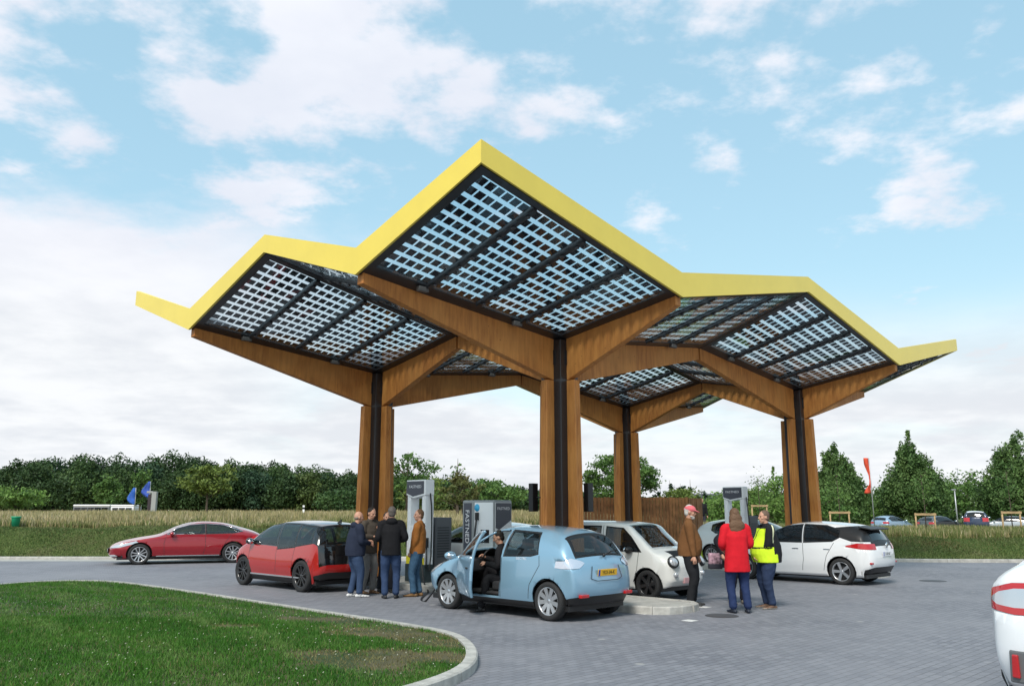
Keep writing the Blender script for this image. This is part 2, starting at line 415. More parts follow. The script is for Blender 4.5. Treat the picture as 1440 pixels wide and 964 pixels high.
def make_car(name, label, cat, loc, heading, L, Wh, fa, ra, Rw, T, belt, side_win, paint, second=None, group=None, scale=(.945, .945, .955),
             roofw=1.0, pillar=None, doors=(), headl=None, taill=None, glass=None, glass_front=None, rim='alloy', spokes=5, rkind='twin', zfloor=.20, sub=5,
             black_parts=(), second_fn=None, door_open=None, mirror=None, tyrew=.2, wind=(5.2, 7.0), rearw=(10.0, 11.0), rear_v=.12, z2end=None,
             hatch_black=None, sill_black=True, y2=None, mirror_col=None, detail=True, label_fn=None, frame_black=True, y1fac=None, s3=None, y3f=None, seats=True):
    root = empty(name, (loc[0], loc[1], loc[2] if len(loc) > 2 else 0), heading, label, cat, group, scale)
    mid = (fa+ra)/2
    Y2 = list(Y2F) if y2 is None else y2; Z2c = list(Z2)
    for k in range(7): Z2c[4+k] = belt[k]
    if len(belt) > 7: Z2c[11] = belt[7]
    if z2end: Z2c[11:15] = z2end
    C = np.zeros((15, 5, 3)); s3_ = s3 or S3; y3_ = y3f or Y3F
    for i in range(15):
        s, z = T[i]
        C[i, 4] = (s, 0, z); w = Wh*y3_[i]*(roofw if 6 <= i <= 10 else 1)
        C[i, 3] = (s+s3_[i], w, z-D3[i])
        C[i, 2] = (s+S2[i], Wh*Y2[i], min(Z2c[i], z-.01) if i > 0 else Z2c[i])
        C[i, 1] = (s+S1[i], Wh*Y1F[i]*(y1fac or 1), min(Z1[i], C[i, 2, 2]-.01) if i not in (0, 14) else Z1[i])
        C[i, 0] = (s+S0[i], Wh*Y0F[i], zfloor+ (.03 if i in (0, 14) else 0))
    full = np.concatenate([C, C[:, 3::-1]*np.array([1, -1, 1])], 1)      # 9 lines
    U = np.stack([resample(full[:, j], sub) for j in range(9)], 1)
    G = np.stack([resample(U[i], sub) for i in range(U.shape[0])], 0)     # nu x nv x 3
    nu, nv = G.shape[:2]
    bm = bmesh.new(); lay = bm.faces.layers.int.new('lab')
    V = [[bm.verts.new((mid-G[i, j, 0], G[i, j, 1], G[i, j, 2])) for j in range(nv)] for i in range(nu)]
    def toS(c): return mid-c.x
    for i in range(nu-1):
        for j in range(nv-1):
            f = bm.faces.new((V[i][j], V[i+1][j], V[i+1][j+1], V[i][j+1])); f.smooth = True
            st = (i+.5)/sub; lv = (j+.5)/sub; lb = 'body'
            if wind[0] < st < wind[1] and 3+rear_v < lv < 5-rear_v: lb = 'windshield'
            elif rearw[0] < st < rearw[1] and 3+rear_v < lv < 5-rear_v: lb = 'rear_glass'
            if label_fn and lb == 'body':
                r = label_fn(st, lv); lb = r or lb
            f[lay] = LI[lb]
    bm.normal_update()
    up = sum(f.normal.z for f in bm.faces if abs(f.calc_center_median().y) < .2)
    if up < 0: bmesh.ops.reverse_faces(bm, faces=bm.faces[:])
    # helper: side polygons are written as (s, z)
    def sp(poly): return [(mid-p[0], p[1]) for p in poly]
    sides = lambda c: abs(c.y) > .28
    for w in side_win:
        if frame_black: cut(bm, lay, sp(offset_poly(w, .028)), 'black', cond=sides, frm=('body', 'second', 'hatch_black'))
        cut(bm, lay, sp(w), 'glass', cond=sides, frm=('body', 'black', 'second', 'hatch_black'))
    for w in black_parts: cut(bm, lay, sp(w), 'black', cond=sides, frm=('body', 'second'))
    if headl: cut(bm, lay, sp(headl[0]), 'head', cond=lambda c: abs(c.y) > headl[1] and c.x > 0, frm=('body', 'black'))
    if taill:
        for tl in taill:
            if len(tl) == 3: continue
            cut(bm, lay, sp(tl[0]), 'tail', cond=lambda c: abs(c.y) > tl[1] and c.x < 0, frm=('body', 'black', 'rear_glass', 'hatch_black', 'second', 'glass'))
    for tl in (taill or ()):
        if len(tl) < 3: continue
        for sg in (1, -1):      # lamps drawn in the rear view: (y, z)
            cut(bm, lay, [(y_*sg, z_) for y_, z_ in tl[0]], tl[2], ax=(1, 2), cond=lambda c: c.y*sg > .1 and c.x < mid-tl[1], frm=('body', 'black', 'tail'))
    for d in doors:      # shut lines as thin strips
        for k in range(len(d)-1):
            p = Vector(d[k]); q = Vector(d[k+1]); t = (q-p).normalized(); nn = Vector((-t.y, t.x))*.006; t = t*.004
            cut(bm, lay, sp([tuple(p-t+nn), tuple(q+t+nn), tuple(q+t-nn), tuple(p-t-nn)]), 'black', cond=lambda c: abs(c.y) > .5, frm=('body',), margin=.01)
    if door_open:
        cut(bm, lay, sp(door_open), {'body': 'door', 'black': 'door', 'glass': 'door_glass', 'second': 'door', 'windshield': 'windshield', 'head': 'head', 'tail': 'tail', 'rear_glass': 'rear_glass'},
            cond=lambda c: c.y > .3, frm=('body', 'black', 'glass', 'second'))
    if sill_black:
        cut(bm, lay, sp([(fa+.2, .1), (ra-.2, .1), (ra-.2, .29), (fa+.2, .29)]), 'black', cond=sides, frm=('body', 'second'))
    for s in (fa, ra):
        cut(bm, lay, sp(circle(s, Rw, Rw+.055)), 'hole', cond=lambda c: abs(c.y) > .45)
    parts = {}
    def sub_bm(labs):
        b2 = bm.copy(); l2 = b2.faces.layers.int['lab']; ids = {LI[x] for x in labs}
        bmesh.ops.delete(b2, geom=[f for f in b2.faces if f[l2] not in ids], context='FACES')
        return b2, l2
    def emit(nm, labs, mats, mi=None, solid=None, shift=None, offs=0):
        b2, l2 = sub_bm(labs)
        if not b2.faces: b2.free(); return None
        if mi:
            for f in b2.faces: f.material_index = mi.get(LAB[f[l2]], 0)
        if shift is not None: bmesh.ops.translate(b2, verts=b2.verts, vec=shift)
        me = bpy.data.meshes.new(nm); b2.to_mesh(me); b2.free(); o = link(nm, me, mats, root)
        if solid:
            s = o.modifiers.new('thickness', 'SOLIDIFY'); s.thickness = solid; s.offset = -1; s.material_offset = offs; s.use_rim = True
        return o
    sec = second or paint
    emit('body', ('body', 'black', 'second', 'hatch_black'), [paint, BLACK, sec, mat('gloss_black', (.008, .008, .009), .08, coat=1), INTERIOR, INTERIOR, INTERIOR, INTERIOR],
         {'body': 0, 'black': 1, 'second': 2, 'hatch_black': 3}, .035, offs=4)
    gl = glass or CARGLASS
    emit('windshield', ('windshield',), [glass_front or gl]); emit('rear_window', ('rear_glass',), [gl])
    # side windows: one child each side
    for sgn in (1, -1):
        b2, l2 = sub_bm(('glass',))
        bmesh.ops.delete(b2, geom=[f for f in b2.faces if f.calc_center_median().y*sgn < 0], context='FACES')
        # split into islands
        left = set(b2.faces)
        while left:
            seed = left.pop(); isl = {seed}; stack = [seed]
            while stack:
                f = stack.pop()
                for e in f.edges:
                    for g in e.link_faces:
                        if g in left: left.discard(g); isl.add(g); stack.append(g)
            if len(isl) < 3: continue
            verts = {}; fl = []
            for f in isl:
                fl.append([verts.setdefault(v, len(verts)) for v in f.verts])
            me = bpy.data.meshes.new('side_window'); me.from_pydata([v.co[:] for v in verts], [], fl); link('side_window', me, gl, root, True)
        b2.free()
        for lb, nm, mt in (('head', 'headlight', LAMPCLEAR), ('door_glass', 'tail_lamp_inner', LAMPCLEAR) if not door_open else ('hole', 'x', None), ('tail', 'tail_light', LAMPRED)):
            b3, l3 = sub_bm((lb,)); bmesh.ops.delete(b3, geom=[f for f in b3.faces if f.calc_center_median().y*sgn < 0], context='FACES')
            if b3.faces and mt:
                for v in b3.verts: v.co += v.normal*.006 if v.normal.length else Vector()
                me = bpy.data.meshes.new(nm); b3.to_mesh(me); link(nm, me, mt, root)
            b3.free()
    if door_open:
        hs = min(p[0] for p in door_open); hy = Wh*.97; hinge = Vector((mid-hs, hy, 0))
        de = emit('door', ('door',), [paint, INTERIOR, INTERIOR], None, .045, shift=-hinge, offs=1)
        dg = emit('window', ('door_glass',), [CLEARGLASS], shift=-hinge)
        de.location = hinge; de.rotation_euler = (0, 0, -R(DOOR_ANGLE)); dg.parent = de; dg.location = (0, 0, 0)
        m = MB(); m.box(-.95, -.07, .30, -.04, -.045, .82); m.box(-.7, -.12, .55, -.25, -.06, .60); m.build('door_lining', INTERIOR, de, .01)
        make_mirror(de, (-.12, .06, 1.0), 1, mirror_col or paint, 1)
        m = MB(); m.box(-.93, .0, .80, -.78, .03, .83); m.build('handle', BLACK, de, .01)
    # underbody, wheel wells, cabin
    m = MB(); m.box(mid-L+.25, -Wh*.86, zfloor-.03, mid-.3, Wh*.86, zfloor+.06)
    m.build('underbody', BLACK, root)
    for s in (fa, ra):
        for sg in (1, -1):
            m = MB(); seg = 14; yo = Wh*.93*sg; yi = (Wh-.34)*sg; rr = Rw+.06
            pr = [[(mid-s+rr*math.cos(math.pi*k/seg), yy, Rw*.9+rr*math.sin(math.pi*k/seg)) for k in range(seg+1)] for yy in (yo, yi)]
            for k in range(seg): m.poly([pr[0][k], pr[0][k+1], pr[1][k+1], pr[1][k]])
            m.poly(pr[1]); m.build('wheel_well', BLACK, root, recalc=False)
    hz = T[8][1]
    if seats:
        cow = T[5][0]; bz = belt[2]
        m = MB()
        m.box(mid-T[10][0]+.2, -Wh*.8, .32, mid-cow+.1, Wh*.8, .38)                    # floor
        m.box(mid-cow-.35, -Wh*.82, bz-.28, mid-cow+.12, Wh*.82, bz-.05)               # dashboard
        for sg in (1, -1):
            y = .36*sg; xs = mid-cow-1.05
            m.box(xs-.28, y-.25, .40, xs+.25, y+.25, .56)
            m.hexa([(xs-.26, y-.24, .5), (xs-.14, y-.24, .5), (xs-.14, y+.24, .5), (xs-.26, y+.24, .5), (xs-.48, y-.2, 1.12), (xs-.38, y-.2, 1.12), (xs-.38, y+.2, 1.12), (xs-.48, y+.2, 1.12)])
            m.box(xs-.50, y-.12, 1.14, xs-.40, y+.12, min(1.32, hz-.2))
        xs = mid-cow-1.95
        m.box(xs-.25, -Wh*.7, .40, xs+.25, Wh*.7, .6); m.hexa([(xs-.25, -.6, .5), (xs-.12, -.6, .5), (xs-.12, .6, .5), (xs-.25, .6, .5), (xs-.42, -.55, 1.08), (xs-.32, -.55, 1.08), (xs-.32, .55, 1.08), (xs-.42, .55, 1.08)])
        m.build('seats', mat('seat_fabric', (.035, .035, .038), .8), root, .03)
        sw = MB(); c0 = Vector((mid-cow-.48, .36, bz-.03)); q = Matrix.Rotation(R(65), 4, 'Y')
        sw.tube([c0+(q @ Vector((.18*math.cos(2*math.pi*k/20), .18*math.sin(2*math.pi*k/20), 0))) for k in range(21)], .016, 6)
        sw.tube([c0, c0+Vector((.25, 0, -.08))], .03, 6); sw.box(c0.x-.01, c0.y-.17, c0.z-.02, c0.x+.02, c0.y+.17, c0.z+.02); sw.build('steering_wheel', BLACK, root)
    for s in (fa, ra):
        for sg in (1, -1): wheel(root, mid-s, (Wh-tyrew/2-.015)*sg, Rw, tyrew, rim, spokes, sg, rkind)
    if mirror:
        for sg in (1, -1):
            if door_open and sg == 1: continue
            make_mirror(root, (mid-mirror[0], Wh*.93*sg, mirror[1]), sg, mirror_col or paint, 1)
    bm.free()
    root['mid'] = mid
    return root
def make_mirror(parent, c, sg, m_, fwd):
    m = MB(); x, y, z = c
    m.ball((x, y+.11*sg, z), (.075, .115, .075), seg=16, rings=10); m.box(x-.03, min(y-.04*sg, y+.04*sg), z-.05, x+.03, max(y-.04*sg, y+.04*sg), z-.015)
    o = m.build('mirror', m_, parent)
    g = MB(); g.lathe([(.001, 0), (.06, 0), (.06, .01), (.001, .01)], 18, 'X', (0, 0, 0), Matrix.Translation((x-.076, y+.11*sg, z)) @ Matrix.Diagonal((1, 1.45, .95, 1)))
    g.build('mirror_glass', MIRROR, o)
def plate(root, x, z, txt, col, w=.52, h=.11, tilt=0, eu=True, y=0):
    """number plate on the tail, facing local -X"""
    e = MB(); e.box(-.006, -w/2, -h/2, .006, w/2, h/2)
    o = e.build('number_plate', mat('plate_'+('yellow' if col[2] < .2 else 'white'), col, .4), root, .003); o.location = (x, y, z); o.rotation_euler = (0, tilt, 0)
    if eu:
        e = MB(); e.box(-.009, w/2-.05, -h/2+.004, -.0065, w/2-.004, h/2-.004); e.build('country_band', mat('plate_blue', (.01, .05, .35), .4), o)
    text_obj(txt, .088, 'plate_text', mat('plate_ink', (.01, .01, .01), .5), o, frame((-.0075, -.02, -.002), (0, -1, 0), (0, 0, 1)), .001, .92)
    return o
DOOR_ANGLE = 30
def paint(name, col, metallic=.0, rough=.28): return mat(name, col, rough, metal=metallic, coat=1, bump=.0)
P_BLUE = paint('pale_blue_metallic', (.235, .40, .53), .35, .32); P_RED = paint('red_paint', (.36, .012, .010), .0, .2); P_RED2 = paint('deep_red_metallic', (.30, .006, .014), .25, .25)
P_WHITE = paint('white_paint', (.72, .73, .74)); P_GBLACK = paint('black_gloss_paint', (.010, .010, .011), 0, .1); P_GREEN = paint('lime_paint', (.45, .62, .06))
P_CREAM = paint('white_van_paint', (.76, .76, .73), 0, .35); P_PWHITE = paint('pearl_white_paint', (.78, .80, .82))
P_GREY = paint('dark_grey_paint', (.09, .095, .10), .3); P_NAVY = paint('navy_paint', (.02, .035, .08), .2); P_SILV = paint('silver_paint', (.45, .47, .49), .6); P_LB = paint('light_blue_paint', (.30, .42, .55), .3)
HB = math.atan2(SA, -CA)          # heading of +b
HA = math.atan2(CA, SA)           # heading of +a
def car_at(a, b): x, y = AB(a, b); return (x, y, 0)
def dirang(p, q): return math.atan2(q[1]-p[1], q[0]-p[0])

def cars():
    K = .945
    # ---- pale blue hatchback, driver's door open
    T = [(.12, .24), (.0, .42), (.03, .64), (.25, .82), (.70, .96), (1.02, 1.06), (1.50, 1.36), (1.90, 1.51), (2.4, 1.562), (3.1, 1.535), (3.66, 1.44), (3.93, 1.10), (4.04, .90), (4.08, .52), (4.0, .27)]
    w1 = [(1.34, 1.01), (1.72, 1.30), (1.98, 1.425), (2.30, 1.455), (2.22, 1.04)]
    w2 = [(2.36, 1.045), (2.44, 1.46), (3.10, 1.425), (3.17, 1.10), (3.02, 1.065)]
    door = [(1.14, .32), (1.12, .62), (1.12, 1.00), (1.30, 1.035), (1.70, 1.36), (1.98, 1.47), (2.36, 1.485), (2.28, 1.02), (2.30, .62), (2.22, .32)]
    y2 = list(Y2F); y2[9:14] = [.955, .955, .945, .93, .90]
    r = make_car('parked_car', 'pale blue hatchback with its driver door standing open beside the front canopy column', 'car', car_at(10.45+.82, 10.76), HB,
                 4.08, .865, .84, 3.43, .322, T, [.88, .95, .985, 1.0, 1.01, 1.04, 1.06, .98], [w1, w2], P_BLUE, doors=[
                     [(2.30, 1.0), (2.31, .62), (2.26, .32)], [(3.22, 1.06), (3.24, .90), (3.02, .58), (2.96, .34)]],
                 door_open=door, mirror=(1.28, 1.02), headl=([(.0, .62), (.12, .80), (.62, .92), (.75, .88), (.35, .66), (.1, .6)], .42), y2=y2,
                 taill=[([(.90, .95), (.74, 1.035), (.56, .99), (.50, .955), (.64, .875), (.84, .865)], 3.58, 'tail')],
                 glass=CARGLASS, glass_front=CLEARGLASS, spokes=9, rkind='single', rearw=(10.15, 11.1), rear_v=.02, label_fn=lambda s, v: 'black' if (9.9 < s < 11.3 and 2.75 < v < 5.25) or s > 13.35 else None,
                 z2end=[.99, .86, .50, .28], roofw=1.0)
    mid = r['mid']
    for o in r.children:
        if o.name.startswith('tail_light'):
            o.data.materials[0] = mat('clear_tail_lens', (.62, .66, .74), .1, coat=1, metal=.5)
    plate(r, mid-4.075, .79, 'YKX-04-K', (.75, .42, .02), tilt=R(-8))
    for sg in (1, -1):
        m = MB(); m.box(mid-4.075, min(.50*sg, .70*sg), .40, mid-4.00, max(.50*sg, .70*sg), .455); m.build('rear_reflector', LAMPRED, r, .01)
    m = MB(); m.tube([(mid-4.0, .0, 1.075), (mid-3.985, -.25, 1.13), (mid-3.97, -.42, 1.15)], .012, 6); m.ball((mid-4.0, 0, 1.07), .03); m.build('rear_wiper', BLACK, r)
    # recess outline around the plate
    m = MB(); m.tube([(mid-4.03, .36, .90), (mid-4.06, .42, .70), (mid-4.085, .28, .66), (mid-4.085, -.28, .66), (mid-4.06, -.42, .70), (mid-4.03, -.36, .90)], .006, 5); m.build('plate_recess', BLACK, r)
    # lettering between doors
    text_obj('ELECTRIC', .06, 'side_text', mat('pale_text', (.75, .8, .85), .5), r, frame((mid-2.8, .835, 1.0), (1, 0, 0), (0, .05, 1)) @ Matrix.Diagonal((-1, 1, 1, 1)), .001)
    # ---- red compact with black bonnet, roof and hatch
    T = [(.12, .26), (0, .42), (.02, .64), (.13, .84), (.40, 1.00), (.76, 1.12), (1.22, 1.38), (1.60, 1.52), (2.3, 1.585), (3.1, 1.565), (3.70, 1.48), (3.93, 1.12), (3.98, .9), (4.0, .55), (3.92, .3)]
    w1 = [(1.06, 1.06), (1.40, 1.33), (1.66, 1.46), (2.10, 1.50), (2.16, 1.03)]
    w2 = [(2.26, .94), (2.20, 1.50), (2.90, 1.49), (2.96, 1.00)]
    w3 = [(3.0, 1.02), (2.96, 1.48), (3.50, 1.44), (3.62, 1.10)]
    def lab(s, v):
        if 5.3 < s < 11.2 and 2.08 < v < 5.92: return 'hatch_black'
        if s > 13.3: return 'black'
        if 2.6 < s < 5.3 and 3.1 < v < 4.9: return 'hatch_black'
        if 6.9 < s <= 10.3 and 2.85 < v < 5.15: return 'hatch_black'
        if 9.9 < s < 12.9 and 2.9 < v < 5.1: return 'hatch_black'
        if 11.2 < s < 12.9 and 1.95 < v < 6.05: return 'hatch_black'
    r = make_car('parked_car', 'red compact hatchback with black wheels, black roof and black tailgate', 'car', car_at(10.28+.84, 17.95), HB, 4.0, .8875, .70, 3.27, .352, T,
                 [.90, .98, 1.00, 1.0, .98, 1.03, 1.08, 1.02], [w1, w2, w3], P_RED, second=P_RED, doors=[[(1.02, 1.05), (.98, .5)], [(2.2, .95), (2.24, .6), (2.2, .34)], [(2.98, 1.0), (2.9, .5)]],
                 mirror=(1.12, 1.08), headl=([(-.05, .66), (.1, .82), (.38, .86), (.40, .74), (.12, .64)], .40), taill=[([(.80, .64), (.78, .90), (.66, .93), (.64, .72), (.42, .71), (.42, .63)], 3.72, 'tail')],
                 glass=CARGLASS, rim='black', spokes=5, tyrew=.17, label_fn=lab, scale=(1.0, .945, .955), mirror_col=P_GBLACK, rear_v=.02, rearw=(10.0, 11.2), roofw=1.04)
    mid = r['mid']
    for o in r.children:
        if o.name.startswith('windshield'): pass
    m = MB(); m.prism([(mid-3.42, 0, 1.54), (mid-3.58, 0, 1.52), (mid-3.58, 0, 1.62)], (0, .02, 0)); m.build('roof_fin', BLACK, r)
    for sg in (1, -1):
        m = MB(); m.box(mid-3.2, .86*sg-.01, .30, mid-1.1, .86*sg+.01, .33); m.build('sill_strip', P_SILV, r)
    # ---- white hatch beyond island (right hand)
    T = [(.12, .22), (0, .4), (.02, .6), (.25, .8), (.75, .93), (1.15, 1.04), (1.75, 1.36), (2.15, 1.49), (2.8, 1.545), (3.6, 1.50), (4.2, 1.38), (4.38, 1.10), (4.46, .92), (4.49, .55), (4.38, .3)]
    w1 = [(1.48, 1.02), (1.80, 1.27), (2.08, 1.40), (2.60, 1.45), (2.62, 1.03)]
    w2 = [(2.70, 1.03), (2.68, 1.455), (3.25, 1.43), (3.62, 1.33), (3.62, 1.16), (3.45, 1.07)]
    bl = [(3.50, 1.40), (3.62, 1.16), (3.95, 1.06), (4.42, 1.05), (4.42, 1.16), (4.20, 1.37), (3.95, 1.44)]
    LEAF = dict(L=4.49, Wh=.895, fa=.95, ra=3.65, Rw=.325, T=T, belt=[.86, .94, .98, 1.0, 1.01, 1.05, 1.10, 1.02])
    r = make_car('parked_car', 'white hatchback with black rear pillars beside the man in the yellow jacket', 'car', car_at(20.34+.83, 10.32), HB, side_win=[w1, w2], paint=P_WHITE, black_parts=[bl],
                 doors=[[(2.66, 1.0), (2.68, .6), (2.62, .32)], [(3.5, 1.02), (3.3, .7), (3.2, .34)], [(1.42, 1.0), (1.4, .5)]], mirror=(1.45, 1.04),
                 headl=([(.0, .66), (.2, .78), (.85, .90), (.9, .84), (.3, .66)], .42), taill=[([(3.82, .96), (4.10, 1.02), (4.6, 1.0), (4.6, .86), (4.2, .88), (3.80, .93)], .50)],
                 glass=DARKGLASS, spokes=5, rkind='single', rearw=(10.0, 11.1), label_fn=lambda s, v: 'black' if (9.6 < s < 11.9 and 2.9 < v < 5.1) or (s > 13.45 and 1.4 < v < 6.6) else None, sill_black=False, **LEAF)
    mid = r['mid']
    plate(r, mid-4.50, .76, 'E AE 461', (.75, .76, .76), tilt=R(-4))
    m = MB(); m.prism([(mid-4.36, -.58, 1.375), (mid-4.36, .58, 1.375), (mid-4.05, .60, 1.43), (mid-4.05, -.60, 1.43)], (0, 0, -.035)); m.build('roof_spoiler', BLACK, r, .01)
    for sg in (1, -1):
        m = MB(); m.box(mid-4.42, min(.6*sg, .8*sg), .52, mid-4.36, max(.6*sg, .8*sg), .565); m.build('rear_reflector', LAMPRED, r, .01)
        for s in (2.45, 3.3):
            m = MB(); m.box(mid-s-.1, .86*sg-.02, .84, mid-s+.08, .86*sg+.025, .87); m.build('door_handle', CHROME, r, .008)
    m = MB(); m.lathe([(.001, 0), (.07, 0), (.07, .015), (.001, .015)], 20, 'X', (mid-4.505, 0, .97)); m.build('badge', CHROME, r)
    # ---- white car whose nose shows behind the charger
    r = make_car('parked_car', 'white hatchback mostly hidden behind the short wide charger and the blue car', 'car', car_at(15.05, 15.9), HB, side_win=[w1, w2], paint=P_WHITE,
                 doors=[[(2.66, 1.0), (2.62, .34)]], mirror=(1.45, 1.04), headl=([(.0, .66), (.2, .78), (.85, .90), (.9, .84), (.3, .66)], .42), taill=None, glass=CARGLASS, spokes=5, **LEAF)
    # ---- white and lime car
    r = make_car('parked_car', 'white car with lime green roof and pale side lettering behind the two standing women', 'car', car_at(25.7, 14.1), HB+math.pi, side_win=[w1, w2], paint=paint('greyish_white_paint', (.60, .66, .68)),
                 second=P_GREEN, label_fn=lambda s, v: 'second' if (7.0 < s < 10 and 2.9 < v < 5.1) or (2.2 < s < 4.6 and 2.6 < v < 5.4) or (v < .9 or v > 7.1) else None, doors=[[(2.66, 1.0), (2.62, .34)]],
                 mirror=(1.45, 1.04), headl=([(.0, .66), (.2, .78), (.85, .90), (.9, .84), (.3, .66)], .42), taill=None, glass=CARGLASS, spokes=7, frame_black=True, **LEAF)
    mid = r['mid']
    text_obj('S D', .34, 'side_text', mat('lime_text', (.42, .60, .12), .5), r, frame((mid-2.3, -.905, .70), (1, 0, 0), (0, 0, 1)), .003)
    # ---- red saloon on the road
    T = [(.16, .2), (0, .36), (.01, .54), (.22, .72), (.85, .89), (1.48, 1.0), (2.08, 1.28), (2.52, 1.41), (3.0, 1.445), (3.6, 1.395), (4.15, 1.25), (4.70, 1.07), (4.93, .92), (4.97, .6), (4.9, .3)]
    w1 = [(1.80, 1.02), (2.12, 1.20), (2.50, 1.31), (2.98, 1.35), (3.0, 1.03)]
    w2 = [(3.06, 1.03), (3.04, 1.35), (3.55, 1.31), (4.02, 1.19), (4.22, 1.09), (3.95, 1.05)]
    p, q = gp(205, 793), gp(330, 791)
    ctr = (p+q)/2; hd = dirang(q, p)+R(6); nrm = Vector((-math.sin(hd), math.cos(hd), 0)); ctr = ctr - nrm*(.80) + Vector((-.16, 0, 0))
    r = make_car('parked_car', 'dark red saloon with silver wheels standing alone on the road by the bank', 'car', (ctr.x, ctr.y, 0), hd, 4.97, .965, .98, 3.94, .35, T,
                 [.84, .92, .95, .96, .97, .99, 1.0, .95], [w1, w2], P_RED2, doors=[[(1.78, 1.0), (1.72, .7), (1.75, .32)], [(3.02, 1.0), (3.04, .6), (2.98, .32)], [(3.9, 1.03), (3.7, .75), (3.5, .34)]],
                 mirror=(1.95, 1.03), headl=([(.05, .56), (.25, .66), (.85, .80), (.95, .74), (.35, .58)], .42), taill=[([(4.4, .80), (4.6, .93), (5.2, .93), (5.2, .78)], .4)],
                 glass=CARGLASS, spokes=5, rearw=(9.2, 10.9), z2end=[.95, .84, .5, .28], scale=(.985, .965, .95))
    mid = r['mid']
    m = MB(); m.box(mid-.03, -.42, .38, mid+.012, .42, .56); m.build('grille', BLACK, r, .02)
    pl = MB(); pl.box(mid+.005, -.26, .43, mid+.025, .26, .54); pl.build('number_plate', mat('plate_white', (.75, .76, .76), .4), r, .004)
    for sg in (1, -1):
        m = MB(); m.box(mid-.32, min(.55*sg, .84*sg), .28, mid-.10, max(.55*sg, .80*sg), .34); m.build('fog_light', LAMPCLEAR, r, .015)
        m = MB(); m.box(mid-3.5, .945*sg-.01, .27, mid-1.5, .945*sg+.012, .30); m.build('sill_strip', CHROME, r)
        for s in (2.75, 3.62):
            m = MB(); m.box(mid-s-.1, .925*sg-.01, .80, mid-s+.1, .925*sg+.02, .825); m.build('door_handle', CHROME, r, .006)
        m = MB(); m.tube([(mid-1.8, .90*sg, 1.01), (mid-3.0, .885*sg, 1.03), (mid-4.1, .86*sg, 1.06), (mid-4.25, .82*sg, 1.10), (mid-3.6, .73*sg, 1.32), (mid-3.0, .70*sg, 1.37), (mid-2.5, .70*sg, 1.33), (mid-2.1, .77*sg, 1.22), (mid-1.8, .86*sg, 1.02)], .010, 6)
        m.build('window_trim', CHROME, r)
    # ---- small white van
    T = [(.08, .28), (0, .42), (.0, .66), (.05, .84), (.22, .95), (.42, 1.02), (.80, 1.34), (1.08, 1.54), (1.9, 1.60), (2.8, 1.60), (3.42, 1.54), (3.52, 1.1), (3.54, .9), (3.55, .6), (3.48, .32)]
    w1 = [(.80, .98), (1.06, 1.27), (1.26, 1.43), (1.70, 1.46), (1.72, .98)]
    w2 = [(1.90, 1.02), (1.88, 1.47), (2.55, 1.47), (2.57, 1.02)]
    w3 = [(2.68, 1.02), (2.66, 1.47), (3.25, 1.44), (3.30, 1.04)]
    yr = list(Y3F); yr[6:11] = [.80, .82, .83, .83, .82]; yr[5] = .86; yr[4] = .84; yr[:4] = [.70, .74, .78, .82]; yy2 = list(Y2F); yy2[:4] = [.86, .90, .93, .95]; yy2[11:15] = [.95, .95, .94, .90]
    r = make_car('parked_van', 'small white van with round headlamps and black wheels beside the man in the pink cap', 'van', car_at(14.32+.66, 11.35), HB+math.pi, 3.55, .735, .62, 2.75, .30, T,
                 [.86, .93, .96, .96, .96, .98, 1.0, .98], [w1, w2, w3], P_CREAM, doors=[[(.82, .98), (.86, .6), (.98, .34)], [(1.80, 1.5), (1.80, .98), (1.80, .34)], [(2.62, 1.0), (2.62, .34)]], mirror=(1.02, 1.0),
                 mirror_col=BLACK, headl=None, taill=None, glass=CARGLASS, glass_front=CLEARGLASS, rim='black', spokes=6, rkind='single', tyrew=.17, y3f=yr, y2=yy2, sill_black=False, wind=(5.1, 7.0), rear_v=.12,
                 label_fn=lambda s, v: 'black' if (3.3 < s < 4.7 and 3.35 < v < 4.65) else None)
    mid = r['mid']
    for sg in (1, -1):
        Mh = Matrix.Translation((mid-.06, .53*sg, .78)) @ Matrix.Rotation(R(22*sg), 4, 'Z') @ Matrix.Rotation(R(-28), 4, 'Y')
        m = MB(); m.lathe([(.001, .05), (.07, .045), (.10, .02), (.105, 0), (.105, -.1)], 20, 'X', (0, 0, 0), Mh); m.build('headlight', LAMPCLEAR, r)
        m = MB(); m.lathe([(.105, .02), (.125, .025), (.13, 0), (.12, -.1)], 20, 'X', (0, 0, 0), Mh); m.build('headlight_bezel', BLACK, r)
        m = MB(); m.lathe([(.001, .035), (.04, .03), (.055, .01), (.055, -.1)], 16, 'X', (0, 0, 0), Matrix.Translation((mid-.02, .50*sg, .52))); m.build('fog_light', LAMPCLEAR, r)
    m = MB(); m.box(mid-.06, -.24, .34, mid+.012, .24, .45); m.build('number_plate', mat('plate_red_white', (.62, .35, .36), .4), r, .004)
    text_obj('12', .13, 'side_text', mat('plate_ink', (.01, .01, .01), .5), r, frame((mid-1.93, -.755, .80), (1, 0, 0), (0, 0, 1)), .002)
    m = MB(); m.tube([(mid-1.5, 0, 1.58), (mid-1.55, 0, 1.64)], .012, 6); m.build('roof_aerial', BLACK, r)
    # ---- white fastback at right frame edge
    T = [(.12, .22), (0, .4), (.02, .6), (.25, .78), (.75, .90), (1.25, 1.0), (1.85, 1.32), (2.25, 1.42), (2.7, 1.45), (3.3, 1.40), (3.95, 1.28), (4.34, 1.16), (4.42, 1.02), (4.47, .58), (4.38, .3)]
    w1 = [(1.5, 1.0), (1.9, 1.24), (2.3, 1.34), (2.6, 1.37), (2.62, 1.0)]; w2 = [(2.70, 1.0), (2.68, 1.37), (3.2, 1.33), (3.75, 1.2), (3.6, 1.05)]
    hd = HA-R(4)
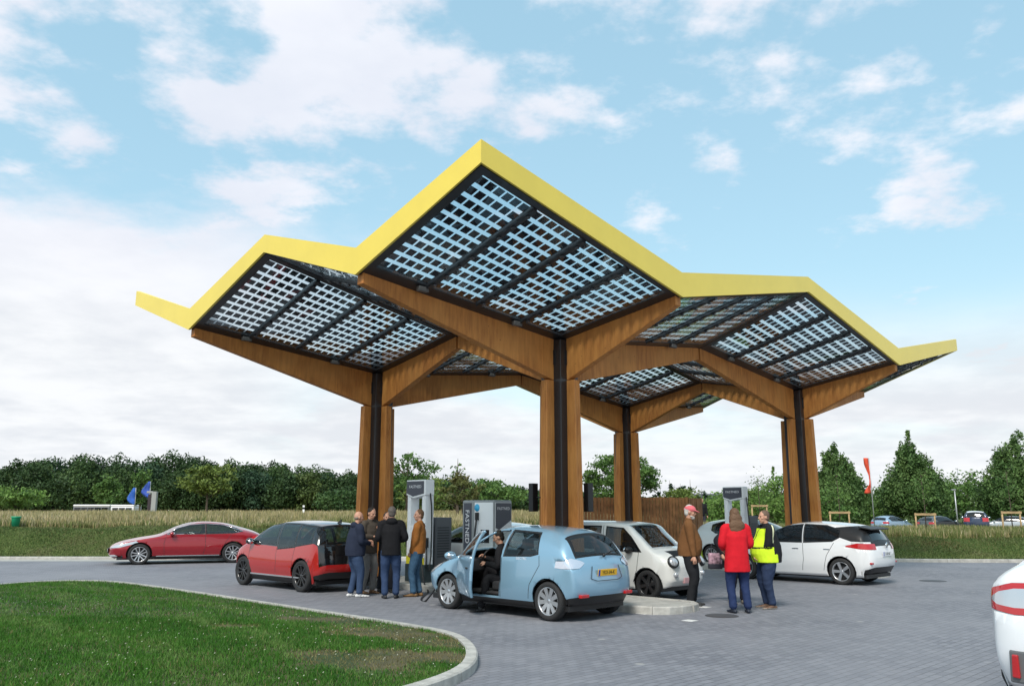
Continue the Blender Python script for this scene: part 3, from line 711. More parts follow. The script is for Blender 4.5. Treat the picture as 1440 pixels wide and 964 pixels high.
    r = make_car('parked_car', 'white fastback cut off by the right edge of the picture, nearest of the cars', 'car', (0, 0, 0), hd, 4.47, .91, .88, 3.58, .33, T, [.84, .92, .96, .97, .98, 1.0, 1.03, 1.0], [w1, w2], P_PWHITE, scale=(.945, .945, 1.09),
                 taill=[([(.95, .92), (.82, 1.0), (.62, 1.05), (.15, 1.07), (.15, .83), (.60, .82), (.85, .85)], 3.75, 'tail'), ([(.84, .925), (.74, .98), (.6, 1.01), (.15, 1.03), (.15, .88), (.60, .87), (.76, .885)], 3.75, 'door_glass')], mirror=(1.5, 1.03), glass=CARGLASS, spokes=5)
    mid = r['mid']
    m = MB()
    m.hexa([(mid-4.475, .20, .32), (mid-4.30, .20, .32), (mid-4.30, .70, .32), (mid-4.40, .70, .32), (mid-4.49, .20, .56), (mid-4.30, .20, .56), (mid-4.30, .68, .56), (mid-4.42, .68, .56)]); m.build('bumper_insert', mat('bumper_grey', (.12, .125, .13), .5), r, .015)
    m = MB(); m.hexa([(mid-4.45, .60, .36), (mid-4.35, .60, .36), (mid-4.35, .67, .36), (mid-4.43, .67, .36), (mid-4.46, .60, .53), (mid-4.35, .60, .53), (mid-4.35, .655, .53), (mid-4.44, .655, .53)]); m.build('rear_reflector', LAMPRED, r, .01)
    return r
# ================================================================= CANOPY
KS = 1.5
A0, B0 = 5.156*KS, 5.546*KS; DA, DB = 3.5*KS, 2.079*KS
AN = [A0+.031*DA, A0+DA, A0+2*DA, A0+3*DA, A0+(4-.061)*DA]
BN = [B0+.035*DB, B0+DB, B0+2*DB, B0+3*DB, B0+(4-.028)*DB]
ZA_, ZM, ZLB, ZLT, ZHB, ZHT = 5.16, 5.74, 5.605, 6.075, 6.68, 7.04
def node_z(i, j):
    ai, bj = i % 2, j % 2
    if ai and bj: return ZA_
    if ai or bj: return ZLB+.03 if (i in (0, 4) or j in (0, 4)) else ZM
    return ZHB
def bil(c, u, v): return c[0]*(1-u)*(1-v)+c[1]*u*(1-v)+c[2]*u*v+c[3]*(1-u)*v
def canopy():
    root = empty('solar_canopy', (0, 0, 0), ROT, 'large zigzag charging canopy with yellow edge, timber arms and see-through solar panels on four columns', 'canopy')
    for qi in range(4):
        for qj in range(4):
            a0, a1, b0, b1 = AN[qi], AN[qi+1], BN[qj], BN[qj+1]
            c = [node_z(qi, qj), node_z(qi+1, qj), node_z(qi+1, qj+1), node_z(qi, qj+1)]
            def P(a, b, dz=0): return Vector((a, b, bil(c, (a-a0)/(a1-a0), (b-b0)/(b1-b0))+dz))
            # insets: high side (ridge or fascia) and valley side
            ia0, ia1 = (.16, .30) if qi % 2 == 0 else (.30, .16)
            ib0, ib1 = (.13, .30) if qj % 2 == 0 else (.30, .13)
            pa0, pa1, pb0, pb1 = a0+ia0, a1-ia1, b0+ib0, b1-ib1
            m = MB(); e = .012
            def slab(x0, x1, y0, y1, zt, zb, n=1):
                m.hexa([P(x0, y0, zb), P(x1, y0, zb), P(x1, y1, zb), P(x0, y1, zb), P(x0, y0, zt), P(x1, y0, zt), P(x1, y1, zt), P(x0, y1, zt)])
            slab(a0+e, pa0, b0+e, b1-e, .07, -.01); slab(pa1, a1-e, b0+e, b1-e, .07, -.01)
            slab(pa0, pa1, b0+e, pb0, .068, -.008); slab(pa0, pa1, pb1, b1-e, .068, -.008)
            gap = .11; w = (pa1-pa0-3*gap)/4
            for k in range(3):
                x = pa0+(k+1)*w+k*gap
                slab(x+.012, x+gap-.012, pb0, pb1, .05, -.05)
            for k in range(3):
                m.mi = 1; x = pa0+(k+1)*w+k*gap
                for t in range(8):
                    y = pb0+(pb1-pb0)*(t+.5)/8; q = P(x+gap/2, y, -.062); m.box(q.x-.028, q.y-.03, q.z-.02, q.x+.028, q.y+.03, q.z+.012)
            fr = m.build('panel_frame', [STEELDARK, mat('clamp_steel', (.10, .10, .11), .4, metal=.7)], root)
            if (qi+qj) % 1 == 0:
                yj = pb1+.05 if qj % 2 == 0 else pb0-.05
                for k in (0, 2):
                    q = P(pa0+(k+1)*w+k*gap-.02, yj, -.07); m = MB(); m.box(q.x-.12, q.y-.045, q.z-.03, q.x+.10, q.y+.045, q.z+.06)
                    m.build('junction_box', mat('junction_grey', (.10, .095, .09), .6), fr, .008)
            # panels
            for k in range(4):
                x0 = pa0+k*(w+gap); m = MB(); na, nb = 6, 11
                pw = w/na; ph = (pb1-pb0)/nb
                for i in range(na):
                    for j in range(nb):
                        ca, cb = x0+(i+.5)*pw, pb0+(j+.5)*ph; ha, hb = pw*.41, ph*.325
                        m.poly([P(ca-ha, cb-hb, .012), P(ca-ha, cb+hb, .012), P(ca+ha, cb+hb, .012), P(ca+ha, cb-hb, .012)])
                pan = m.build('solar_panel', CELL, root, recalc=False)
                g = MB(); g.hexa([P(x0, pb0, .0), P(x0+w, pb0, .0), P(x0+w, pb1, .0), P(x0, pb1, .0), P(x0, pb0, .009), P(x0+w, pb0, .009), P(x0+w, pb1, .009), P(x0, pb1, .009)])
                g.build('glass', PANELGLASS, pan)
    # fascia: eight runs per side pair
    th = .05
    def fas(i0, j0, i1, j1, nrm):
        p = [(AN[i0], BN[j0]), (AN[i1], BN[j1])]; z = []
        for (i, j) in ((i0, j0), (i1, j1)):
            z.append((ZHB, ZHT) if (i % 2 == 0 and j % 2 == 0) else (ZLB, ZLT))
        d = Vector((p[1][0]-p[0][0], p[1][1]-p[0][1])).normalized(); cor = []
        for q, (i, j), sg in ((p[0], (i0, j0), -1), (p[1], (i1, j1), 1)):
            e = th if ((i in (0, 4)) and (j in (0, 4))) else 0
            cor.append((q[0]+d.x*e*sg, q[1]+d.y*e*sg))
        n = Vector(nrm)*th
        pts = []
        for zi in (0, 1):
            for (cx_, q, zz_) in ((0, p[0], z[0]), (1, p[1], z[1])): pass
        m = MB()
        i_a, i_b = Vector((*p[0], 0)), Vector((*p[1], 0)); o_a, o_b = Vector((*cor[0], 0))+n, Vector((*cor[1], 0))+n
        Zv = lambda k, t: Vector((0, 0, z[k][t]))
        m.hexa([i_a+Zv(0, 0), i_b+Zv(1, 0), o_b+Zv(1, 0), o_a+Zv(0, 0), i_a+Zv(0, 1), i_b+Zv(1, 1), o_b+Zv(1, 1), o_a+Zv(0, 1)])
        m.bm.normal_update()
        for f in m.bm.faces:
            c = f.calc_center_median(); inn_ = (i_a+i_b)/2
            if abs((c-inn_).dot(Vector(nrm))) < .003 and abs(f.normal.dot(Vector(nrm))) > .9: f.material_index = 1
        m.build('yellow_fascia', [YELLOW, mat('fascia_lining', (.30, .31, .34), .5)], root)
    for k in range(4):
        fas(0, k, 0, k+1, (-1, 0, 0)); fas(k, 0, k+1, 0, (0, -1, 0)); fas(4, k, 4, k+1, (1, 0, 0)); fas(k, 4, k+1, 4, (0, 1, 0))
    # columns and arms
    t = .085
    for (ci, cj) in ((1, 1), (1, 3), (3, 1), (3, 3)):
        a, b = AN[ci], BN[cj]
        if ci == 1: a = A0+DA
        m = MB(); h = .27; m.box(a-h, b-h, .0, a+h, b+h, ZA_+.02)
        core = m.build('steel_column', STEELDARK, root, .012)
        m = MB(); m.box(a-.36, b-.36, .12, a+.36, b+.36, .16); m.build('base_plate', STEELDARK, core)
        for (di, dj) in ((-1, 0), (1, 0), (0, -1), (0, 1)):
            ni, nj = ci+di, cj+dj; fl = (AN[ni]-a)*di if di else (BN[nj]-b)*dj
            outer = ni in (0, 4) or nj in (0, 4)
            zt1 = node_z(ni, nj)-.02; zt0 = ZA_-.02; fl2 = fl-(.06 if outer else .03)
            r0 = .265; zbot0 = ZA_-.82; zb1 = zt1-(.15 if outer else .26)
            def Q(r, s, z): return Vector((a+di*r+(s if dj else 0), b+dj*r+(s if di else 0), z))
            zz_ = lambda r: zt0+(zt1-zt0)*r/fl
            m = MB()
            m.hexa([Q(r0, -t, zbot0), Q(fl2, -t, zb1), Q(fl2, t, zb1), Q(r0, t, zbot0), Q(r0, -t, zz_(r0)+.045), Q(fl2, -t, zz_(fl2)+.045), Q(fl2, t, zz_(fl2)+.045), Q(r0, t, zz_(r0)+.045)])
            # joint piece under the arm root so the arm sits on its fin
            m.build('timber_arm', TIMBER, root, .012)
            m = MB(); rt, rb = .47, .54
            for (s0, s1) in ((-t, -t/3-.003), (-t/3+.003, t/3-.003), (t/3+.003, t)):
                m.hexa([Q(r0, s0, .16), Q(rb, s0, .16), Q(rb, s1, .16), Q(r0, s1, .16), Q(r0, s0, zbot0-.004), Q(rt, s0, zbot0-.004+.0), Q(rt, s1, zbot0-.004), Q(r0, s1, zbot0-.004)])
            m.build('timber_post', TIMBER, root, .006)
            m = MB(); m.box(*(Q(.25, -.12, ZA_-.5)), *(Q(.29, .12, ZA_-.2))); m.build('steel_bracket', STEELDARK, core)
        if (ci, cj) == (1, 1):
            for (da, db) in ((-.34, .44), (.34, -.44)):
                s = MB(); s.box(a+da-.08, b+db-.06, 1.72, a+da+.08, b+db+.06, 2.28); o = s.build('speaker_box', BLACK, root, .01)
            s = MB(); s.tube([(a-.34, b+.44, 2.0), (a-.2, b+.25, 2.0)], .015, 6); s.tube([(a+.34, b-.44, 2.0), (a+.2, b-.25, 2.0)], .015, 6); s.build('speaker_bracket', BLACK, root)
    return root

# ================================================================= GROUND
def smooth01(x): return x*x*(3-2*x)
def kerb_y(x): return np.where(x < 6, 31.2, 31.2-1.6*sstep(x, 6, 16)) - .07*np.maximum(0, x-16)
def gz(x, y):
    x = np.asarray(x, float); y = np.asarray(y, float)
    ky = kerb_y(x)+.2
    h = 1.02+(.70-1.02)*sstep(x, 2, 12)
    wob = .06*np.sin(x*.9+1.3)+.05*np.sin(x*.37+y*.2)+.03*np.sin(x*2.3+y*.7)
    up = sstep(y, ky, ky+3.0)
    z = up*(h+wob*.8)+.10*(y > ky+.13)*(1-up)
    far = sstep(x, 6, 14)*sstep(y, 42, 62)
    z = z-far*(h-.0)*1.0
    # the left part stays up, and rises very slightly
    z = z+(1-sstep(x, 6, 14))*sstep(y, 40, 90)*.12
    return np.where(y > ky+.12, z, -.02)
def stone_mat():
    m = bpy.data.materials.new('block_paving'); m.use_nodes = True; n = NT(m.node_tree); p = n.n['Principled BSDF']
    t = n.add('ShaderNodeTexCoord'); mp = n.add('ShaderNodeMapping'); n.link(t.outputs['Object'], mp.inputs[0]); mp.inputs['Rotation'].default_value = (0, 0, ROT+math.pi/2)
    b = n.add('ShaderNodeTexBrick'); n.link(mp.outputs[0], b.inputs[0]); b.inputs['Scale'].default_value = 1; b.inputs['Brick Width'].default_value = .21; b.inputs['Row Height'].default_value = .105
    b.inputs['Mortar Size'].default_value = .007; b.inputs['Mortar Smooth'].default_value = .3; b.inputs['Bias'].default_value = -.1
    b.inputs['Color1'].default_value = (.160, .165, .187, 1); b.inputs['Color2'].default_value = (.225, .229, .252, 1); b.inputs['Mortar'].default_value = (.085, .088, .098, 1)
    f1 = n.noise(t.outputs['Object'], .35, 6, .6); f2 = n.noise(t.outputs['Object'], 2.6, 6, .65); f3 = n.noise(t.outputs['Object'], 28, 3, .6)
    c = n.mix(n.smooth(f1, .35, .68, 0, .6), b.outputs['Color'], (.235, .238, .258))
    c = n.mix(n.smooth(f2, .52, .75, 0, .35), c, (.11, .115, .135))
    c = n.mix(n.smooth(f3, .55, .8, 0, .3), c, (.27, .27, .285))
    # light scuffs and dark oil spots
    v = n.add('ShaderNodeTexVoronoi'); v.inputs['Scale'].default_value = .9; n.link(t.outputs['Object'], v.inputs['Vector'])
    c = n.mix(n.math('MULTIPLY', n.smooth(n.math('ADD', v.outputs['Distance'], n.math('MULTIPLY', f2, .12)), .13, .09), .7), c, (.36, .355, .34))
    n.link(c, p.inputs['Base Color']); p.inputs['Roughness'].default_value = .72; p.inputs['Specular IOR Level'].default_value = .35
    bn = n.add('ShaderNodeBump'); bn.inputs['Strength'].default_value = .5; bn.inputs['Distance'].default_value = .006
    n.link(n.math('ADD', n.math('MULTIPLY', b.outputs['Fac'], -1.0), n.math('MULTIPLY', f3, .6)), bn.inputs['Height']); n.link(bn.outputs[0], p.inputs['Normal'])
    return m
def soil_mat():
    m = bpy.data.materials.new('turf_soil'); m.use_nodes = True; n = NT(m.node_tree); p = n.n['Principled BSDF']
    t = n.add('ShaderNodeTexCoord'); g = n.add('ShaderNodeNewGeometry')
    f = n.noise(t.outputs['Object'], .5, 6, .6); f2 = n.noise(t.outputs['Object'], 9, 5, .65)
    c = n.mix(n.smooth(f2, .35, .65), (.055, .085, .022), (.080, .105, .032))
    c = n.mix(n.smooth(f, .5, .72, 0, .7), c, (.115, .095, .050))
    # the open field beyond the bank is straw coloured
    s = n.add('ShaderNodeSeparateXYZ'); n.link(g.outputs['Position'], s.inputs[0])
    c = n.mix(n.math('MULTIPLY', n.smooth(s.outputs[1], 35.5, 40), n.smooth(s.outputs[0], 16, 6)), c, n.mix(f2, (.30, .235, .10), (.20, .17, .07)))
    n.link(c, p.inputs['Base Color']); p.inputs['Roughness'].default_value = .95; p.inputs['Specular IOR Level'].default_value = .1
    return m
def leaf_mat(name, c1, c2, trans=.25, scale=.8):
    m = bpy.data.materials.new(name); m.use_nodes = True; n = NT(m.node_tree); n.n.clear()
    out = n.add('ShaderNodeOutputMaterial'); g = n.add('ShaderNodeNewGeometry'); f = n.noise(g.outputs['Position'], scale, 4, .6)
    c = n.mix(n.smooth(f, .35, .65), c1, c2)
    rn = n.math('MULTIPLY_ADD', g.outputs['Random Per Island'], .7, .65)
    cc = n.add('ShaderNodeVectorMath'); cc.operation = 'SCALE'; n.link(c, cc.inputs[0]); n.link(rn, cc.inputs['Scale'])
    d = n.add('ShaderNodeBsdfPrincipled'); d.inputs['Roughness'].default_value = .6; d.inputs['Specular IOR Level'].default_value = .25; n.link(cc.outputs[0], d.inputs['Base Color'])
    tr = n.add('ShaderNodeBsdfTranslucent'); n.link(cc.outputs[0], tr.inputs[0]); mx = n.add('ShaderNodeMixShader'); mx.inputs[0].default_value = trans
    n.link(d.outputs[0], mx.inputs[1]); n.link(tr.outputs[0], mx.inputs[2]); n.link(mx.outputs[0], out.inputs[0]); return m
def inpoly_np(poly, x, y):
    c = np.zeros(len(x), bool); n = len(poly)
    for i in range(n):
        x1, y1 = poly[i]; x2, y2 = poly[(i+1) % n]
        if y1 == y2: continue
        k = ((y1 > y) != (y2 > y)) & (x < (x2-x1)*(y-y1)/(y2-y1)+x1); c ^= k
    return c
def blades(name, x, y, z, h, w, lean, mats, mi, label):
    n = len(x); a = rng.uniform(0, 2*np.pi, n); b = rng.uniform(0, 2*np.pi, n); l = rng.uniform(0, 1, n)*lean*h
    V = np.zeros((n, 3, 3), np.float32)
    V[:, 0] = np.stack([x-np.cos(a)*w/2, y-np.sin(a)*w/2, z], 1); V[:, 1] = np.stack([x+np.cos(a)*w/2, y+np.sin(a)*w/2, z], 1)
    V[:, 2] = np.stack([x+np.cos(b)*l, y+np.sin(b)*l, z+h*np.sqrt(np.clip(1-(l/np.maximum(h, 1e-4))**2*.6, .2, 1))], 1)
    o = arr_mesh(name, V.reshape(-1, 3), 3, mats, mi=mi); tag(o, label, 'grass', kind='stuff'); return o
def fbm(x, y, s, seed=0):
    r = np.random.default_rng(seed); v = np.zeros_like(x)
    for k in range(7):
        a = r.uniform(0, 2*np.pi); f = s*(1.0+.9*k*.55); ph = r.uniform(0, 6.28); v += np.sin((x*np.cos(a)+y*np.sin(a))*f+ph)/(1+.4*k)
    return v/3.2
def cubic_curve(pts, n=8, closed=False):
    out = []; N = len(pts); rg = range(N if closed else N-1)
    for i in rg:
        p0, p1, p2, p3 = [Vector(pts[(i+k) % N] if closed else pts[min(max(i+k, 0), N-1)]) for k in (-1, 0, 1, 2)]
        for k in range(n):
            t = k/n; out.append(.5*((2*p1)+(-p0+p2)*t+(2*p0-5*p1+4*p2-p3)*t*t+(-p0+3*p1-3*p2+p3)*t**3))
    if not closed: out.append(Vector(pts[-1]))
    return out
def kerb_run(name, line, inner, h, w, mats, joint=1.0):
    """line: outer ground line; kerb body between the line and its inward offset; chamfered top edge, joints every metre"""
    pts = [Vector((p.x, p.y)) for p in line]; d = [0]
    for i in range(1, len(pts)): d.append(d[-1]+(pts[i]-pts[i-1]).length)
    def at(s):
        s = min(max(s, 0), d[-1]); i = 0
        while i < len(d)-2 and d[i+1] < s: i += 1
        t = (s-d[i])/max(d[i+1]-d[i], 1e-6); p = pts[i].lerp(pts[i+1], t); tg = (pts[min(i+2, len(pts)-1)]-pts[max(i-1, 0)]).normalized(); return p, Vector((-tg.y, tg.x))*inner
    m = MB(); s = 0
    while s < d[-1]-.05:
        e = min(s+joint, d[-1]); k = 3
        for q in range(k):
            s0 = s+(e-s)*q/k+(.004 if q == 0 else 0); s1 = s+(e-s)*(q+1)/k-(.004 if q == k-1 else 0)
            (p0, n0), (p1, n1) = at(s0), at(s1); c = .018
            prof = [(0, -.05), (0, h-c), (c, h), (w, h), (w, -.05)]
            a = [m.bm.verts.new((*(p0+n0*o), z)) for o, z in prof]; b = [m.bm.verts.new((*(p1+n1*o), z)) for o, z in prof]
            for j in range(4): m.bm.faces.new((a[j], a[j+1], b[j+1], b[j]))
            if q == 0: m.bm.faces.new(a)
            if q == k-1: m.bm.faces.new(b[::-1])
        s = e
    return tag(m.build(name, mats), kind='structure')
def ground():
    # one sheet to the horizon
    ys = np.concatenate([np.linspace(-40, 28, 12), np.linspace(28.5, 44, 50), np.linspace(46, 110, 26), np.array([130, 160, 200, 260, 400, 700, 1200, 2500, 5000])])
    xs = np.concatenate([np.array([-4000, -1500, -600, -300, -150]), np.linspace(-90, 90, 150), np.array([150, 300, 600, 1500, 4000])])
    X_, Y_ = np.meshgrid(xs, ys, indexing='ij'); Z_ = gz(X_, Y_)
    tag(grid_mesh('ground', np.stack([X_, Y_, Z_], -1), soil_mat()), kind='structure')
    xk = np.linspace(-100, 70, 120); yk = kerb_y(xk)
    m = MB(); v0 = [m.bm.verts.new((x, -30, 0)) for x in xk]; v1 = [m.bm.verts.new((x, y, 0)) for x, y in zip(xk, yk)]
    for i in range(len(xk)-1): m.bm.faces.new((v0[i], v0[i+1], v1[i+1], v1[i]))
    tag(m.build('pavement', stone_mat()), kind='structure')
    kerb_run('kerb', [Vector((x, y, 0)) for x, y in zip(xk, yk)], 1, .11, .15, CONCRETE)
    # strip of verge asphalt along the far kerb
    m = MB(); m.poly([(-60, kerb_y(np.array(-60.))-.9, .004), (5, 30.3, .004), (5, 31.19, .004), (-60, 31.19, .004)]); tag(m.build('gutter_strip', LIGHTCONC), kind='structure')
    # foreground lawn with kerb
    o = [(-260, 850), (-100, 836), (0, 827), (70, 822), (150, 822), (220, 830), (300, 842), (400, 858), (500, 874), (590, 889), (640, 900), (664, 914), (672, 931), (664, 948), (632, 966), (560, 990), (460, 1018), (330, 1055)]
    pts = [gp(*p) for p in o]; ln = cubic_curve(pts, 6)
    kerb_run('lawn_kerb', ln, -1, .11, .14, CONCRETE, .8)
    inn = []
    for i, p in enumerate(ln):
        tg = (ln[min(i+1, len(ln)-1)]-ln[max(i-1, 0)]); tg = Vector((tg.x, tg.y)).normalized(); inn.append((p.x+tg.y*.13, p.y-tg.x*.13))
    poly = inn+[(-14, 4.5), (-22, 8)]
    cxy = np.array(poly)
    def lz(x, y):
        d = np.full(len(x), 1e9)
        for i in range(len(inn)-1):
            p, q = np.array(inn[i]), np.array(inn[i+1]); v = q-p; t = np.clip(((x-p[0])*v[0]+(y-p[1])*v[1])/(v@v+1e-9), 0, 1)
            d = np.minimum(d, np.hypot(x-p[0]-t*v[0], y-p[1]-t*v[1]))
        return .085+.16*sstep(d, 0, 3.0)+.02*fbm(x, y, 1.7, 3)*sstep(d, 0, .6)
    xs = np.linspace(-22, 2, 150); ys = np.linspace(4.5, 17.5, 110); X_, Y_ = np.meshgrid(xs, ys, indexing='ij')
    m = MB(); bm = m.bm; f = bm.faces.new([bm.verts.new((*p, 0)) for p in poly]); bmesh.ops.triangulate(bm, faces=[f])
    for ax, vals in ((0, np.arange(-21.5, 2, .5)), (1, np.arange(5, 17, .5))):
        for v in vals:
            co = [0, 0, 0]; co[ax] = v; no = [0, 0, 0]; no[ax] = 1
            bmesh.ops.bisect_plane(bm, geom=bm.verts[:]+bm.edges[:]+bm.faces[:], plane_co=co, plane_no=no)
    P = np.array([v.co[:] for v in bm.verts]); zz_ = lz(P[:, 0], P[:, 1])
    for v, z in zip(bm.verts, zz_): v.co.z = z
    so_ = bpy.data.materials.new('lawn_soil'); so_.use_nodes = True; n = NT(so_.node_tree); p = n.n['Principled BSDF']; t = n.add('ShaderNodeTexCoord')
    n.link(n.mix(n.smooth(n.noise(t.outputs['Object'], 1.3, 5, .6), .4, .6), (.030, .052, .012), (.085, .075, .035)), p.inputs['Base Color']); p.inputs['Roughness'].default_value = .95
    tag(m.build('lawn', so_, smooth=True), kind='structure')
    # grass blades on the lawn
    N = 900000; x = rng.uniform(-24, 1, N); y = rng.uniform(5, 22, N); y = np.where(rng.uniform(size=N) < .5, 5+(y-5)*.45, y)
    k = inpoly_np(poly, x, y) & (np.abs(x) < y*.66+1); x, y = x[k], y[k]
    px_, py_ = gp(262, 935), gp(520, 945); bare = np.zeros(len(x))
    for (qx, qy, r) in ((505, 948, .5), (580, 938, .5), (455, 882, .5), (550, 902, .7), (620, 915, .45), (330, 905, .22)):
        g_ = gp(qx, qy); d = np.hypot((x-g_.x)/1.5, y-g_.y)/r+.35*fbm(x, y, 5, 5); bare = np.maximum(bare, 1-sstep(d, .5, 1.2))
    k = rng.uniform(size=len(x)) > bare*.70-.0; x, y, bare = x[k], y[k], bare[k]
    h = rng.uniform(.025, .065, len(x))*(1-.4*bare)*(1+.25*fbm(x, y, 2.2, 9)); pick = 1.2*fbm(x, y, 4.1, 11)+rng.normal(0, .4, len(x))
    mi = np.where(bare+rng.normal(0, .25, len(x)) > .55, 2, np.where(pick > .45, 1, 0)); mi = np.where(rng.uniform(size=len(x)) < .02, 2, mi)
    GA = leaf_mat('grass_green', (0.039, 0.130, 0.013), (0.062, 0.171, 0.020), .2, .8); GB = leaf_mat('grass_light', (0.097, 0.193, 0.034), (0.125, 0.216, 0.057), .2, .9); GC = leaf_mat('grass_dry', (0.216, 0.176, 0.081), (0.162, 0.155, 0.061), .2, 1)
    blades('short_grass', x, y, lz(x, y)-.004, h, .011, .9, [GA, GB, GC], mi, 'short green mown grass of the foreground lawn')
    # clover heads
    N = 1100; x = rng.uniform(-15, 1, N); y = rng.uniform(6, 15, N); k = inpoly_np(poly, x, y) & (np.abs(x) < y*.66+1) & (fbm(x, y, 1.2, 4) > -.2); x, y = x[k], y[k]; z = lz(x, y)+.035; s = .008
    V = np.stack([np.stack([x-s, y, z], 1), np.stack([x, y-s, z], 1), np.stack([x+s, y, z+.006], 1), np.stack([x, y+s, z+.008], 1)], 1)
    tag(arr_mesh('clover_flowers', V.reshape(-1, 3), 4, mat('clover_white', (.38, .38, .30), .8)), 'tiny white clover heads dotted over the foreground lawn', 'flowers', kind='stuff')
    # bank grass
    N = 330000; x = rng.uniform(-34, 34, N); y = kerb_y(x)+.2+rng.uniform(0, 6.0, N)**1.0; k = np.abs(x) < y*.64+1; x, y = x[k], y[k]
    h = rng.uniform(.03, .09, len(x))*(1+.5*sstep(y, 34, 36)); p = fbm(x, y*1.8, .8, 21)*1.1+rng.normal(0, .4, len(x))+.25*(x < 0); mi = np.where(p > .30, 1, np.where(p < -.8, 2, 0))
    top = sstep(y-kerb_y(x), 2.9, 4.2)
    mi = np.where(rng.uniform(size=len(x)) < top*.4, 2, mi)
    BA = leaf_mat('bank_grass', (0.077, 0.127, 0.035), (0.105, 0.143, 0.046), .2, .5); BB = leaf_mat('bank_grass_light', (0.143, 0.193, 0.055), (0.176, 0.182, 0.083), .2, .5); BC = leaf_mat('bank_grass_dry', (.17, .14, .06), (.13, .12, .05), .2, 1)
    blades('bank_grass', x, y, gz(x, y)-.005, h, .035, 1.0, [BA, BB, BC], mi, 'mown green grass of the bank behind the road')
    # tall dry grass field: left and centre
    N = 420000; u = rng.uniform(0, 1, N); y = 34.9+ (u**1.7)*75; x = rng.uniform(-1, 1, N)*(y*.64+2)
    k = (x < 9+ .12*(y-35)+1.5*np.sin(y*.3)) & (y > kerb_y(x)+3.6+.7*fbm(x, y*0, .5, 2)); x, y = x[k], y[k]
    near = 1-sstep(y-kerb_y(x), 3.2, 7.5); hh = rng.uniform(.16, .60, len(x))*(1+.45*fbm(x, y, .5, 31)+.2*fbm(x, y, 2.1, 37))*(1-.5*near)
    p = fbm(x, y*.6, .35, 33)+rng.normal(0, .7, len(x)); gr = near*1.0+.0; mi = np.where(rng.uniform(size=len(x)) < np.clip(.10+.5*gr+.45*fbm(x, y*.5, .3, 41), .04, .95), 2, np.where(p > .5, 1, 0))
    DA_ = leaf_mat('straw_grass', (.40, .33, .17), (.30, .27, .12), .25, .3); DB_ = leaf_mat('straw_pale', (.55, .48, .31), (.47, .39, .23), .25, .3); DC_ = leaf_mat('meadow_green', (.17, .20, .065), (.12, .16, .045), .25, .3)
    blades('tall_dry_grass', x, y, gz(x, y)-.02, hh, .045+.0008*y, .45, [DA_, DB_, DC_], mi, 'tall straw coloured grass field in front of the wood')
    # right: rough grass on top of the bank
    N = 90000; x = rng.uniform(9, 36, N); y = kerb_y(x)+3.3+rng.uniform(0, 1, N)**1.3*14; k = np.abs(x) < y*.64+1; x, y = x[k], y[k]
    hh = rng.uniform(.12, .42, len(x)); p = rng.uniform(size=len(x)); mi = np.where(p < .28, 0, np.where(p < .36, 1, 2))
    blades('rough_grass', x, y, gz(x, y)-.02, hh, .05, .5, [DA_, DB_, DC_], mi, 'rough green and straw grass on top of the right hand bank')
    # station islands
    def island(a0, a1, b0, b1, nm):
        r = .55; c = []
        for (cx_, cy_, s0) in ((a1-r, b0+r, -90), (a1-r, b1-r, 0), (a0+r, b1-r, 90), (a0+r, b0+r, 180)):
            for k in range(7): t = R(s0+15*k); c.append(Vector((*AB(cx_+r*math.cos(t), cy_+r*math.sin(t)), 0)))
        kerb_run('island_kerb', c+[c[0]], 1, .13, .13, CONCRETE, .9)
        # paving of the island
        ctr = sum(c, Vector())/len(c); m = MB(); m.poly([ctr+(p-ctr)*1.0-((p-ctr).normalized()*.10)+Vector((0, 0, .118)) for p in c]); tag(m.build('island_pavement', LIGHTCONC), kind='structure')
    island(12.30, 13.75, 8.55, 20.2, 'island'); island(22.75, 24.2, 9.2, 20.2, 'island')
    # painted squares, drain grate, manhole
    wm = mat('road_paint', (.62, .62, .60), .7, var=.1)
    for (px, py) in ((905, 862), (970, 872), (990, 853)):
        g_ = gp(px, py, .004); m = MB(); M_ = Matrix.Translation(g_) @ Matrix.Rotation(ROT, 4, 'Z'); m.box(-.10, -.10, 0, .10, .10, .003, M_); tag(m.build('painted_mark', wm), kind='structure')
    for (px, py, r) in ((1015, 865, .26), (1312, 816, .3), (1290, 812, .0)):
        if r:
            g_ = gp(px, py, .004); m = MB(); m.lathe([(.001, .006), (r, .006), (r+.02, 0)], 24, 'Z', g_); tag(m.build('manhole_cover', mat('cast_iron', (.10, .10, .105), .6, metal=.5), None), 'round dark cast iron cover set in the paving '+('next to the woman in red' if px < 1100 else 'on the open right hand paving'), 'manhole cover')

# ================================================================= TREES
def crown_pts(n, fn, clumps, cr, shape=None):
    """leaf positions gathered in clumps inside a crown volume"""
    C = []
    while len(C) < clumps:
        p = rng.uniform(-1, 1, 3)
        if fn(p): C.append(p)
    C = np.array(C); i = rng.integers(0, clumps, n); q = rng.normal(0, .62, (n, 3)); ln = np.linalg.norm(q, axis=1)[:, None]; q *= np.minimum(1, 1.5/ln)
    q = q*(np.array([.85, .85, 1.35]) if shape == 'cone' else np.array([1.1, 1.1, .8])); r = cr*rng.uniform(.6, 1.25, clumps)[i][:, None]
    if shape == 'cone': r = r*(1.25-.95*(C[i][:, 2:3]+1)/2)
    return C[i]+q*r, C
def leaves(pts, size, flat=.0):
    n = len(pts); a = rng.normal(0, 1, (n, 3)); a /= np.linalg.norm(a, axis=1)[:, None]; b = rng.normal(0, 1, (n, 3)); b -= (b*a).sum(1)[:, None]*a; b /= np.linalg.norm(b, axis=1)[:, None]
    s = size*rng.uniform(.6, 1.3, (n, 1)); l = a*s; w = b*s*.55
    return np.stack([pts-l, pts+w*.9-l*.1, pts+l, pts-w*.9+l*.1], 1).reshape(-1, 3)
